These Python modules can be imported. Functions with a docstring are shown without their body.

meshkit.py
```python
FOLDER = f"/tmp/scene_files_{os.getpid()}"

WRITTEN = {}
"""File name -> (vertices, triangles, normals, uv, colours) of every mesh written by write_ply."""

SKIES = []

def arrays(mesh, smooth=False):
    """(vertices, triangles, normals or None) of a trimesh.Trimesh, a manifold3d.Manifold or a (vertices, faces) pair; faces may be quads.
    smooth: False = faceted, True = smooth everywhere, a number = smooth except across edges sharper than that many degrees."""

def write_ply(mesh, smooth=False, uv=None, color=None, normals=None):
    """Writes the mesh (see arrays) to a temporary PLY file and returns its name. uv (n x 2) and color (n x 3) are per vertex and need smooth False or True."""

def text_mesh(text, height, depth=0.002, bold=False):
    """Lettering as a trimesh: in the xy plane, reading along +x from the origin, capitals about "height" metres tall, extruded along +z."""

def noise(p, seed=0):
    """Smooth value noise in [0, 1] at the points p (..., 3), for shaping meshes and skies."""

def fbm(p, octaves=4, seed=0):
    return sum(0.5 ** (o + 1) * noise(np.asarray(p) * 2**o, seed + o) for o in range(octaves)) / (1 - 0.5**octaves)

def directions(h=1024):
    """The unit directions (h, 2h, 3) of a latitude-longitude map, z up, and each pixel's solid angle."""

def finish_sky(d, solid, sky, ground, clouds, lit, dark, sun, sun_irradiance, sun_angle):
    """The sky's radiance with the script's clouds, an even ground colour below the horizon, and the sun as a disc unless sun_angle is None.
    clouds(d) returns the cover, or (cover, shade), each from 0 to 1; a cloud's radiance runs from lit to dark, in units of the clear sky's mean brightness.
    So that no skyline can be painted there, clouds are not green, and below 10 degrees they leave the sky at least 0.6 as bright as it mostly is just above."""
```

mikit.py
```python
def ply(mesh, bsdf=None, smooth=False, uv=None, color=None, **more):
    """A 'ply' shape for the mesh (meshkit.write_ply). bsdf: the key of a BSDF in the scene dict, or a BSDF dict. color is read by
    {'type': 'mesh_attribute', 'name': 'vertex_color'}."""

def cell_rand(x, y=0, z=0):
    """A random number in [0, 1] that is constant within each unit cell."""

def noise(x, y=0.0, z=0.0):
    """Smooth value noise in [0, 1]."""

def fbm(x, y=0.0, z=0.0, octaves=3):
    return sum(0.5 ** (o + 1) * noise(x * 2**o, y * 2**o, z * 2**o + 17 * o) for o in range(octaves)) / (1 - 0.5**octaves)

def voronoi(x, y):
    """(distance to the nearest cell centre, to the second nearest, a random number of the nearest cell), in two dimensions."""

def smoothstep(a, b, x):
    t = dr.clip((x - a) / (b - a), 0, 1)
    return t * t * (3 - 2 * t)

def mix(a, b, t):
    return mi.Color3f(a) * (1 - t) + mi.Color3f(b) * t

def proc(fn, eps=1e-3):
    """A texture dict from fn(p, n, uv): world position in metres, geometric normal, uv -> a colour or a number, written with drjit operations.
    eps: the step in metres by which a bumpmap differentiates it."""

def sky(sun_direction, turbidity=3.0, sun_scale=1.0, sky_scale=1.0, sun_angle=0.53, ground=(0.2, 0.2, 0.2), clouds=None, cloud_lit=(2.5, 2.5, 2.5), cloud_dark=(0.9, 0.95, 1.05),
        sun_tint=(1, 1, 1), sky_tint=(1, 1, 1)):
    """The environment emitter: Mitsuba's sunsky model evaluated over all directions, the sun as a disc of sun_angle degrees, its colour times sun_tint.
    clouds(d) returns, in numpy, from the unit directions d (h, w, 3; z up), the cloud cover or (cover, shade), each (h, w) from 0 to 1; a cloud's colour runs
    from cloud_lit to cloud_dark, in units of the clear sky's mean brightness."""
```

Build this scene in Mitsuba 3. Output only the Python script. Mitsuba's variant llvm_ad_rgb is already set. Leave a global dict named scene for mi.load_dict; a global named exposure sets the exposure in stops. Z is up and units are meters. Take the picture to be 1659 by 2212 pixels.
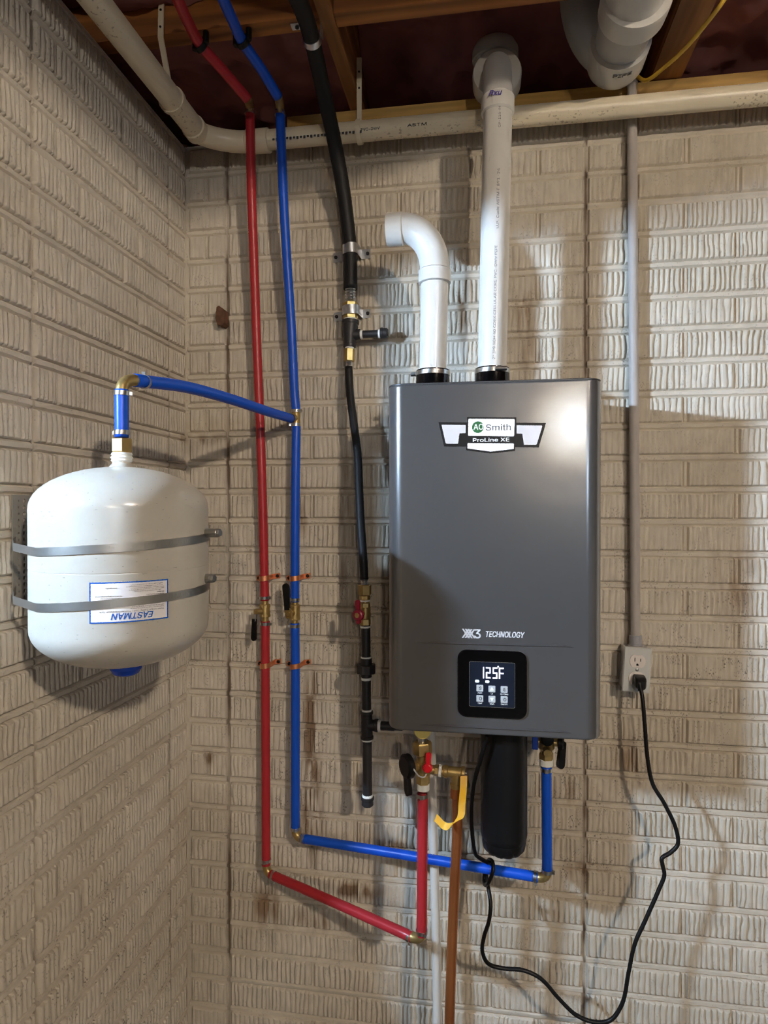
import math, random
import numpy as np, trimesh, shapely
from shapely.geometry import Polygon
import drjit as dr
import mitsuba as mi
import mikit, meshkit
from mikit import noise, fbm, smoothstep, mix

T = mi.ScalarTransform4f
scene, labels = {}, {}
rng = np.random.default_rng(7)
random.seed(7)

def srgb(r, g, b):
    f = lambda v: (v / 255 / 12.92) if v <= 10 else ((v / 255 + 0.055) / 1.055) ** 2.4
    return [f(r), f(g), f(b)]

# ------------------------------------------------------------------ camera, lights, exposure
scene['camera'] = {'type': 'perspective', 'fov': 61.5626, 'fov_axis': 'x', 'near_clip': 0.05, 'far_clip': 60.0,
                   'to_world': T().look_at(origin=(0.7642, -1.5760, 1.4500), target=(0.6091, -0.5881, 1.4414), up=(-0.0007, 0.0086, 1.0000))}
exposure = 0.1
LAMP = [(2.2, -3.0, 2.62, 2750.0), (1.51, -4.5, 2.13, 1000.0)]   # unseen warm bulbs: one casts the main shadows, one the glow on the heater
LAMP_TINT = (1.0, 0.85, 0.66)
UNSEEN_WINDOW = dict(y0=-1.58, y1=-1.42, z0=1.885, z1=1.915, x=-0.62, xi=-0.25, top=1.943, power=(3200.0, 4500.0, 6100.0))     # unseen daylight source out of view, lights heater and wall from the left

FILL_LIGHT, F_X0, F_X1 = (7.0, 9.2, 12.0), 3.0, 4.6     # added fill light behind the camera, softens the shadows with bluish light

# ------------------------------------------------------------------ helpers
def rgb(c): return {'type': 'rgb', 'value': list(c)}
def mat(name, color, rough=0.5, metal=0.0, **kw):
    c = color if isinstance(color, dict) else rgb(color)
    scene[name] = {'type': 'twosided', 'bsdf': {'type': 'principled', 'base_color': c, 'roughness': rough, 'metallic': metal, **kw}}
    return name
used = {}
def key_for(name):
    n = used.get(name, 0); used[name] = n + 1
    return name if n == 0 else f'{name}_{n:03d}'
def thing(name, label, cat, group=None):
    k = key_for(name); labels[k] = {'label': label, 'category': cat}
    if group: labels[k]['group'] = group
    return k
def part(owner, name, mesh, m, smooth=35, label=None, kind=None, **kw):
    k = key_for(f'{owner}__{name}')
    if isinstance(mesh, list): mesh = trimesh.util.concatenate(mesh)
    scene[k] = mikit.ply(mesh, m, smooth=smooth, **kw)
    if label: labels.setdefault(k, {})['label'] = label
    if kind: labels.setdefault(k, {})['kind'] = kind
    return k
def each(owner, name, meshes, m, smooth=35, **kw):
    for q in meshes: part(owner, name, q, m, smooth, **kw)
def solo(name, mesh, m, label, cat, smooth=35, group=None, **kw):
    k = thing(name, label, cat, group)
    if isinstance(mesh, list): mesh = trimesh.util.concatenate(mesh)
    scene[k] = mikit.ply(mesh, m, smooth=smooth, **kw)
    return k
def struct(name, mesh, m, label, smooth=False):
    k = key_for(name)
    scene[k] = mikit.ply(mesh, m, smooth=smooth); labels[k] = {'kind': 'structure', 'label': label}
    return k
A = lambda *v: np.array(v, float)
def unit(v): v = np.asarray(v, float); return v / np.linalg.norm(v)
def tm(v, f): return trimesh.Trimesh(np.asarray(v, float), np.asarray(f, int), process=False)
def frame(d):
    d = unit(d); a = A(0, 0, 1) if abs(d[2]) < 0.9 else A(1, 0, 0)
    x = unit(np.cross(a, d)); return x, np.cross(d, x), d
def box(x0, x1, y0, y1, z0, z1):
    m = trimesh.creation.box(extents=(x1 - x0, y1 - y0, z1 - z0)); m.apply_translation(((x0 + x1) / 2, (y0 + y1) / 2, (z0 + z1) / 2)); return m
def lathe(p0, d, prof, n=32, arc=None):
    """prof: (t along d, radius)"""
    x, y, d = frame(d); p0 = np.asarray(p0, float)
    a = np.linspace(0, 2 * np.pi, n, endpoint=False); ring = np.cos(a)[:, None] * x + np.sin(a)[:, None] * y
    prof = [(t, max(r, 1e-5)) for t, r in prof]
    v = np.concatenate([p0 + t * d + r * ring for t, r in prof]); f = []
    for k in range(len(prof) - 1):
        for i in range(n):
            j = (i + 1) % n
            f += [[k * n + i, k * n + j, (k + 1) * n + j], [k * n + i, (k + 1) * n + j, (k + 1) * n + i]]
    c0, c1 = len(v), len(v) + 1
    v = np.vstack([v, p0 + prof[0][0] * d, p0 + prof[-1][0] * d])
    L = (len(prof) - 1) * n
    for i in range(n):
        j = (i + 1) % n; f += [[c0, j, i], [c1, L + i, L + j]]
    return tm(v, f)
def cyl(p0, p1, r, r2=None, bev=0.0006, n=28):
    p0, p1 = np.asarray(p0, float), np.asarray(p1, float); L = np.linalg.norm(p1 - p0); r2 = r if r2 is None else r2
    b = min(bev, L / 3, r / 3, r2 / 3)
    return lathe(p0, p1 - p0, [(0, r - b), (b, r), (L - b, r2), (L, r2 - b)], n)
def hexp(p0, p1, r, rot=0.3, bev=0.0012, n=6):
    """a bevelled nut"""
    p0, p1 = np.asarray(p0, float), np.asarray(p1, float); x, y, d = frame(p1 - p0); L = np.linalg.norm(p1 - p0)
    a = np.arange(n) * 2 * np.pi / n + rot; ring = np.cos(a)[:, None] * x + np.sin(a)[:, None] * y
    pr = [(0, r * 0.9), (bev, r), (L - bev, r), (L, r * 0.9)]
    v = np.concatenate([p0 + t * d + rr * ring for t, rr in pr]); f = []
    for k in range(3):
        for i in range(n):
            j = (i + 1) % n; f += [[k * n + i, k * n + j, (k + 1) * n + j], [k * n + i, (k + 1) * n + j, (k + 1) * n + i]]
    c0 = len(v); v = np.vstack([v, p0, p1])
    for i in range(n):
        j = (i + 1) % n; f += [[c0, j, i], [c0 + 1, 3 * n + i, 3 * n + j]]
    return tm(v, f)
def spline(pts, per=8):
    p = np.asarray(pts, float); q = np.vstack([2 * p[0] - p[1], p, 2 * p[-1] - p[-2]]); out = []
    for i in range(1, len(q) - 2):
        a, b, c, d = q[i - 1], q[i], q[i + 1], q[i + 2]
        ta, tb, tc = (max(np.linalg.norm(u - w), 1e-9) ** 0.5 for u, w in ((b, a), (c, b), (d, c)))
        m1 = (b - a) / ta - (c - a) / (ta + tb) + (c - b) / tb; m2 = (c - b) / tb - (d - b) / (tb + tc) + (d - c) / tc
        m1, m2 = m1 * tb, m2 * tb
        for t in np.linspace(0, 1, per, endpoint=False):
            out.append((2 * t**3 - 3 * t**2 + 1) * b + (t**3 - 2 * t**2 + t) * m1 + (-2 * t**3 + 3 * t**2) * c + (t**3 - t**2) * m2)
    return np.vstack([out, p[-1]])
def sweep(pts, r, n=20, cap=True):
    p = np.asarray(pts, float); r = np.broadcast_to(r, (len(p),))
    t = np.gradient(p, axis=0); t /= np.linalg.norm(t, axis=1, keepdims=True)
    x = frame(t[0])[0]; v = []; a = np.linspace(0, 2 * np.pi, n, endpoint=False)
    for i in range(len(p)):
        x = unit(x - t[i] * (x @ t[i])); y = np.cross(t[i], x)
        v.append(p[i] + r[i] * (np.cos(a)[:, None] * x + np.sin(a)[:, None] * y))
    v = np.concatenate(v); f = []
    for k in range(len(p) - 1):
        for i in range(n):
            j = (i + 1) % n; f += [[k * n + i, k * n + j, (k + 1) * n + j], [k * n + i, (k + 1) * n + j, (k + 1) * n + i]]
    if cap:
        c0 = len(v); v = np.vstack([v, p[0], p[-1]]); L = (len(p) - 1) * n
        for i in range(n):
            j = (i + 1) % n; f += [[c0, j, i], [c0 + 1, L + i, L + j]]
    return tm(v, f)
def hose(pts, r, per=8, n=20): return sweep(spline(pts, per), r, n)
def bend(p0, c, p1, n=10):
    """points of a round corner from p0 to p1 whose tangents meet at c"""
    p0, c, p1 = (np.asarray(v, float) for v in (p0, c, p1)); t = np.linspace(0, 1, n)[:, None]; w = 0.72
    return ((1 - t)**2 * p0 + 2 * w * t * (1 - t) * c + t**2 * p1) / ((1 - t)**2 + 2 * w * t * (1 - t) + t**2)
def along(p0, p1, t): return np.asarray(p0, float) + (np.asarray(p1, float) - np.asarray(p0, float)) * t
def prism(pts2, y0, y1, holes=()):
    """a flat outline in (x, z), given depth from y0 (front, nearer the room) to y1 (back)"""
    g = Polygon(pts2, holes).buffer(0)
    m = trimesh.util.concatenate([trimesh.creation.extrude_polygon(q, abs(y1 - y0), engine='earcut') for q in getattr(g, 'geoms', [g])])
    v = m.vertices.copy(); m.vertices = np.stack([v[:, 0], max(y0, y1) - v[:, 2], v[:, 1]], 1); return m
def rrect(x0, x1, z0, z1, r, n=8):
    c = [(x1 - r, z1 - r, 0), (x0 + r, z1 - r, 90), (x0 + r, z0 + r, 180), (x1 - r, z0 + r, 270)]
    return [(cx + r * math.cos(math.radians(a + 90 * k / n)), cz + r * math.sin(math.radians(a + 90 * k / n))) for cx, cz, a in c for k in range(n + 1)]
def loft(rings):
    n = len(rings[0]); v = np.concatenate([np.asarray(q, float) for q in rings]); f = []
    for k in range(len(rings) - 1):
        for i in range(n):
            j = (i + 1) % n; f += [[k * n + i, k * n + j, (k + 1) * n + j], [k * n + i, (k + 1) * n + j, (k + 1) * n + i]]
    c0 = len(v); v = np.vstack([v, np.mean(rings[0], 0), np.mean(rings[-1], 0)]); L = (len(rings) - 1) * n
    for i in range(n):
        j = (i + 1) % n; f += [[c0, j, i], [c0 + 1, L + i, L + j]]
    m = tm(v, f)
    return m
def rbox(x0, x1, y0, y1, z0, z1, r=0.003, b=0.0012):
    """a box with rounded upright edges (in plan the outline lies in xz) and a bevelled front and back"""
    rings = []
    for y, i in ((y1, b), (y1 - b, 0), (y0 + b, 0), (y0, b)):
        rings.append([(x, y, z) for x, z in rrect(x0 + i, x1 - i, z0 + i, z1 - i, max(r - i, 0.0003), 5)])
    return loft(rings)
def text(s, h, pos, bold=False, depth=0.0005, width=None, slant=0.0, rot=None):
    """lettering on an upright face that looks toward -y; pos = lower left corner"""
    m = meshkit.text_mesh(s, h, depth, bold); v = m.vertices.copy()
    if width: v[:, 0] *= width / max(v[:, 0].max(), 1e-6)
    v[:, 0] += slant * v[:, 1]
    if rot: c, q = math.cos(rot), math.sin(rot); v[:, :2] = v[:, :2] @ np.array([[c, q], [-q, c]])
    m.vertices = np.stack([pos[0] + v[:, 0], pos[1] - v[:, 2], pos[2] + v[:, 1]], 1); return m
def corrugated(p0, p1, r, n=4, dep=0.18):
    L = np.linalg.norm(np.asarray(p1, float) - np.asarray(p0, float)); pr = []
    for i in range(n * 6 + 1):
        t = i / (n * 6); pr.append((t * L, r * (1 - dep * 0.5 * (1 - math.cos(2 * math.pi * t * n)))))
    return lathe(p0, np.asarray(p1, float) - np.asarray(p0, float), pr, 24)
def ring(c, d, r, w, th=0.0012, n=30):
    """an open band around an axis"""
    x, y, d = frame(d); a = np.linspace(0, 2 * np.pi, n, endpoint=False); c = np.asarray(c, float)
    q = np.cos(a)[:, None] * x + np.sin(a)[:, None] * y
    pr = [(-w / 2, r), (-w / 2, r + th), (w / 2, r + th), (w / 2, r)]
    v = np.concatenate([c + t * d + rr * q for t, rr in pr]); f = []
    for k in range(4):
        for i in range(n):
            j = (i + 1) % n; k2 = (k + 1) % 4
            f += [[k * n + i, k * n + j, k2 * n + j], [k * n + i, k2 * n + j, k2 * n + i]]
    m = tm(v, f); return m
def crimp(c, d, r, tab=None):
    m = [ring(c, d, r, 0.0075, 0.0011)]
    if tab is not None:
        x, y, q = frame(d); t = unit(np.asarray(tab, float)); s = np.cross(q, t)
        o = np.asarray(c, float) + t * (r + 0.003)
        bx = trimesh.creation.box(extents=(0.005, 0.006, 0.006)); M = np.eye(4); M[:3, 0], M[:3, 1], M[:3, 2], M[:3, 3] = t, s, q, o
        bx.apply_transform(M); m.append(bx)
    return trimesh.util.concatenate(m)

# ------------------------------------------------------------------ materials
SEAMS_X, SEAMS_Y = (0.108, 0.998), (-0.5717, -0.09)
STAINS = [  # x, z, half width, half height, strength: rust, drips and grime on the back wall
    (0.330, 0.905, 0.018, 0.172, 1.00),
    (0.330, 0.682, 0.023, 0.103, 0.90),
    (0.194, 1.349, 0.025, 0.069, 0.50),
    (0.211, 0.423, 0.040, 0.046, 0.70),
    (0.435, 0.486, 0.069, 0.016, 1.00),
    (0.552, 0.606, 0.069, 0.014, 0.80),
    (0.853, 1.951, 0.018, 0.069, 1.00),
    (0.875, 1.818, 0.025, 0.057, 0.50),
    (0.756, 0.589, 0.046, 0.021, 0.80),
    (0.418, 1.466, 0.016, 0.138, 0.55),
    (0.412, 1.269, 0.011, 0.092, 0.40),
    (0.317, 2.072, 0.009, 0.103, 0.35),
    (0.061, 0.795, 0.034, 0.018, 0.90),
    (1.005, 0.588, 0.040, 0.018, 0.90),
    (0.351, 0.401, 0.080, 0.025, 0.50),
    (1.099, 0.847, 0.034, 0.057, 0.50),
    (0.711, 1.948, 0.018, 0.103, 0.70),
    (0.032, 1.623, 0.069, 0.011, 0.50),
    (1.339, 1.274, 0.057, 0.080, 0.45),
    (0.962, 0.761, 0.046, 0.069, 0.35),
    (0.194, 1.147, 0.014, 0.069, 0.50),
    (0.304, 1.420, 0.021, 0.057, 0.50)
]
def wall_fn(p, n, uv):
    c = mix(srgb(199, 191, 178), srgb(178, 168, 152), smoothstep(0.3, 0.75, fbm(p.x * 2.3, p.y * 2.3, p.z * 2.3, 3)))
    c = c * (0.9 + 0.2 * fbm(p.x * 45, p.y * 45, p.z * 30, 3))
    brown = mi.Float(0)
    for x, z, w, h, s in STAINS:
        q = dr.square((p.x - x) / w) + dr.square((p.z - z) / h)
        brown += 1.5 * s * dr.exp(-q) * smoothstep(0.32, 0.68, fbm(p.x * 55, p.y * 55, p.z * 9, 3))
    brown = dr.select(p.y > -0.03, brown, 0)
    seam = mi.Float(0)
    for x in SEAMS_X: seam = dr.maximum(seam, dr.select(p.y > -0.03, dr.exp(-dr.square((p.x - x) / 0.005)), 0))
    for y in SEAMS_Y: seam = dr.maximum(seam, dr.select(p.x < 0.03, 0.45 * dr.exp(-dr.square((p.y - y) / 0.004)), 0))
    seam = seam * (0.35 + 0.75 * smoothstep(0.35, 0.7, fbm(p.z * 9 + p.x * 7, p.x * 40 + p.y * 40, 0.5, 3)))
    c = mix(c, srgb(112, 84, 56), dr.clip(brown, 0, 0.85))
    c = mix(c, srgb(70, 50, 34), dr.clip(seam, 0, 0.9))
    low = smoothstep(0.35, 0.75, fbm(p.x * 3.1 + 5, p.y * 3, p.z * 2.6, 2)) * (0.35 + 0.65 * smoothstep(1.7, 0.9, p.z))
    speck = smoothstep(0.66, 0.80, noise(p.x * 520, p.y * 520, p.z * 260)) * smoothstep(0.45, 0.7, fbm(p.x * 60, p.y * 60, p.z * 30, 2))
    return mix(c, srgb(66, 58, 50), dr.clip(speck * (0.2 + 0.6 * low), 0, 0.7))
mat('mat_wall', mikit.proc(wall_fn), 0.75, specular=0.25)
mat('mat_plain_wall', srgb(112, 108, 103), 0.85)
mat('mat_floor', srgb(70, 68, 66), 0.7)
def wood_fn(axis, a, b):
    def fn(p, n, uv):
        q = {'x': (p.x * 1.5, p.y * 26, p.z * 26), 'y': (p.x * 26, p.y * 1.5, p.z * 26)}[axis]
        g = fbm(q[0], q[1] + 1.6 * noise(q[0] * 1.2, 3.0, 1.0), q[2], 4); s = noise(q[0] * 6, q[1] * 5, q[2] * 5)
        return mix(a, b, smoothstep(0.3, 0.7, g)) * (0.85 + 0.3 * s)
    return fn
mat('mat_joist', mikit.proc(wood_fn('y', srgb(150, 100, 52), srgb(96, 58, 28))), 0.65)
mat('mat_blocking', mikit.proc(wood_fn('x', srgb(166, 106, 52), srgb(100, 58, 26))), 0.65)
mat('mat_sill', mikit.proc(wood_fn('x', srgb(198, 160, 92), srgb(150, 112, 58))), 0.7)
mat('mat_subfloor', srgb(84, 58, 36), 0.8)
mat('mat_insulation', mikit.proc(lambda p, n, uv: mix(srgb(156, 100, 94), srgb(84, 52, 48), fbm(p.x * 16, p.y * 16, p.z * 16, 3))), 0.95)
def pvc(a):
    return lambda p, n, uv: mi.Color3f(a) * (0.97 + 0.05 * fbm(p.x * 14, p.y * 14, p.z * 5, 3))
mat('mat_pvc', mikit.proc(pvc(srgb(202, 199, 193))), 0.28, specular=0.5)
def old_fn(p, n, uv):
    g = smoothstep(0.62, 0.72, fbm(p.x * 190, p.y * 190, p.z * 260, 3)) * smoothstep(0.5, 0.62, fbm(p.x * 9, p.y * 5, p.z * 9, 2)) * smoothstep(2.338, 2.328, p.z)
    c = mi.Color3f(srgb(222, 210, 184)) * (0.9 + 0.15 * fbm(p.x * 8, p.y * 8, p.z * 8, 2))
    return mix(c, srgb(110, 92, 66), 0.55 * g)
mat('mat_old_pvc', mikit.proc(old_fn), 0.35)
mat('mat_red', srgb(160, 40, 47), 0.33, specular=0.4)
mat('mat_blue', srgb(17, 74, 184), 0.33, specular=0.4)
mat('mat_blue_plastic', srgb(24, 70, 180), 0.4)
mat('mat_brass', mikit.proc(lambda p, n, uv: mix(srgb(208, 182, 122), srgb(166, 136, 84), fbm(p.x * 60, p.y * 60, p.z * 60, 2))), 0.34, 0.82)
mat('mat_steel', srgb(206, 206, 204), 0.25, 1.0)
mat('mat_galv', mikit.proc(lambda p, n, uv: mix(srgb(222, 225, 228), srgb(186, 190, 196), fbm(p.x * 120, p.y * 120, p.z * 120, 2))), 0.34, 1.0)
mat('mat_bracket', srgb(150, 147, 140), 0.45, 0.35)
mat('mat_band', srgb(172, 170, 165), 0.36, 0.95)
mat('mat_copper_strap', srgb(240, 160, 116), 0.38, 0.9)
mat('mat_copper', mikit.proc(lambda p, n, uv: mix(srgb(206, 130, 76), srgb(156, 90, 50), fbm(p.x * 30, p.y * 30, p.z * 6, 3))), 0.36, 0.75)
mat('mat_black_jacket', srgb(20, 20, 21), 0.55, specular=0.25)
mat('mat_black_iron', srgb(44, 43, 44), 0.45, 0.35)
mat('mat_black', srgb(14, 14, 15), 0.42, specular=0.25)
mat('mat_black_gloss', srgb(5, 5, 6), 0.12, specular=0.35)
mat('mat_screw', srgb(26, 26, 28), 0.4, 0.5)
mat('mat_tape', srgb(228, 228, 222), 0.6)
mat('mat_maroon', srgb(112, 22, 40), 0.35)
mat('mat_red_handle', srgb(206, 30, 42), 0.3)
mat('mat_yellow_tag', mikit.proc(lambda p, n, uv: mix(srgb(236, 182, 28), srgb(214, 156, 20), fbm(p.x * 40, p.y * 40, p.z * 40, 2))), 0.45)
mat('mat_yellow_cap', srgb(226, 206, 120), 0.4)
mat('mat_yellow_cable', srgb(196, 158, 50), 0.45)
mat('mat_conduit', srgb(156, 150, 146), 0.5)
mat('mat_coupler', srgb(142, 142, 148), 0.5)
mat('mat_tank', mikit.proc(lambda p, n, uv: mi.Color3f(srgb(172, 167, 157)) * (1 - 0.3 * smoothstep(0.90, 0.93, noise(p.x * 190, p.y * 190, p.z * 330)))), 0.22, specular=0.6, clearcoat=0.5, clearcoat_gloss=0.92)
mat('mat_cabinet', srgb(124, 124, 125), 0.185, 0.75, specular=0.5)
mat('mat_cabinet_edge', srgb(58, 58, 60), 0.4, 0.3)
mat('mat_white_print', srgb(238, 240, 240), 0.35)
mat('mat_grey_print', srgb(196, 196, 198), 0.35)
mat('mat_pale_print', srgb(196, 190, 188), 0.35)
mat('mat_dark_print', srgb(60, 62, 66), 0.4)
mat('mat_ink', srgb(120, 118, 120), 0.5)
mat('mat_purple_ink', srgb(60, 50, 120), 0.5)
mat('mat_green_print', srgb(26, 86, 46), 0.35)
mat('mat_blue_print', srgb(28, 84, 168), 0.35)
mat('mat_paper', srgb(232, 230, 232), 0.4)
mat('mat_screen', srgb(24, 30, 42), 0.12)
mat('mat_button', srgb(176, 180, 182), 0.35)
mat('mat_plate', mikit.proc(lambda p, n, uv: mi.Color3f(srgb(196, 196, 192)) * (0.94 + 0.1 * fbm(p.x * 30, p.y * 30, p.z * 30, 2))), 0.4, 0.35)
mat('mat_receptacle', srgb(226, 218, 212), 0.4)
mat('mat_rust', mikit.proc(lambda p, n, uv: mix(srgb(110, 74, 52), srgb(62, 42, 32), fbm(p.x * 120, p.y * 120, p.z * 80, 3))), 0.8)
mat('mat_darker_pvc', srgb(168, 166, 162), 0.5)  # darker pvc; the shade on the vent elbow is put into this grey

# ------------------------------------------------------------------ room shell
C_, ZB, ZL = 0.07447, 2.2397, 2.2307
k = struct('wall_back', box(-0.05, 5.0, 0.0095, 0.22, 0, 2.385), 'mat_wall', 'painted concrete wall with a ribbed brick pattern behind the water heater')
WB = k
k = struct('wall_left', trimesh.util.concatenate([box(-0.22, -0.0095, -0.7, 0.1, 0, 2.385)]), 'mat_wall', 'painted ribbed brick pattern wall beside the white tank')
WL = k
W_ = UNSEEN_WINDOW
XI, XO = W_['xi'], W_['x'] - 0.04
def prism_y(pts, y0, y1):
    m = trimesh.creation.extrude_polygon(Polygon(pts), y1 - y0, engine='earcut'); v = m.vertices.copy(); m.vertices = np.stack([v[:, 0], y1 - v[:, 2], v[:, 1]], 1); return m
struct('wall_left_unseen', trimesh.util.concatenate([
    box(XI - 0.001, -0.22, -0.7, -0.6, 0, 2.385), box(XO, XI, -1.0, -0.6, 0, 2.75), box(XO, XI, -8.5, -2.0, 0, 2.75),
    box(XO, XI, -2.0, -1.0, W_['top'], 2.75), prism_y([(XO, 0), (XI, 0), (XI, 1.35), (W_['x'], 1.72), (XO, 1.72)], -2.0, -1.0)]), 'mat_plain_wall', 'unseen grey wall out of view on the left, its reveal shaped to cut off the daylight')  # unseen wall; its lintel and jamb cut off the daylight
struct('wall_right', box(5.0, 5.2, -8.5, 0.2, 0, 2.75), 'mat_plain_wall', 'plain grey basement wall on the right, outside the picture')
struct('wall_front', box(-0.85, 5.2, -8.7, -8.5, 0, 2.75), 'mat_plain_wall', 'plain grey basement wall behind the photographer')
struct('floor', box(-0.9, 5.2, -8.7, 0.3, -0.1, 0), 'mat_floor', 'grey concrete basement floor')
struct('ceiling', box(-0.9, 5.2, -8.7, 0.3, 2.72, 2.76), 'mat_subfloor', 'wooden subfloor above the joists')
struct('trim_1', box(-0.25, 5.0, 0.14, 0.18, 2.386, 2.72), 'mat_subfloor', 'wooden rim board behind the insulation above the back wall')
wf = struct('fill_window_2', trimesh.util.concatenate([box(F_X0 - 0.05, F_X1 + 0.05, -8.5, -8.47, 1.58, 1.65), box(F_X0 - 0.05, F_X1 + 0.05, -8.5, -8.47, 2.25, 2.32), box(F_X0 - 0.05, F_X0, -8.5, -8.47, 1.65, 2.25), box(F_X1, F_X1 + 0.05, -8.5, -8.47, 1.65, 2.25), box((F_X0 + F_X1) / 2 - 0.02, (F_X0 + F_X1) / 2 + 0.02, -8.5, -8.47, 1.65, 2.25)]), 'mat_white_print', 'added fill light in a window frame behind the photographer, out of view')
part(wf, 'pane', tm([(F_X0, -8.495, 1.65), (F_X0, -8.495, 2.25), (F_X1, -8.495, 2.25), (F_X1, -8.495, 1.65)], [[0, 1, 2], [0, 2, 3]]), 'mat_white_print', False, emitter={'type': 'area', 'radiance': rgb(FILL_LIGHT)})  # glowing pane added as fill, kept clear of the heater reflection
wk = struct('unseen_window_1', trimesh.util.concatenate([box(XO, W_['x'], -2.0, W_['y0'], 1.72, W_['top']), box(XO, W_['x'], W_['y1'], -1.0, 1.72, W_['top']),
    box(XO, W_['x'], W_['y0'], W_['y1'], 1.72, W_['z0']), box(XO, W_['x'], W_['y0'], W_['y1'], W_['z1'], W_['top'])]), 'mat_plain_wall', 'unseen daylight strip set as a small window, out of view, lighting the wall from the left')
pane = tm([(W_['x'] + 0.001, W_['y0'], W_['z0']), (W_['x'], W_['y1'], W_['z0']), (W_['x'], W_['y1'], W_['z1']), (W_['x'], W_['y0'], W_['z1'])], [[0, 1, 2], [0, 2, 3]])
part(wk, 'pane', pane, 'mat_white_print', False, emitter={'type': 'area', 'radiance': rgb(W_['power'])})  # pane out of view, placed to light the wall from the left

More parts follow.
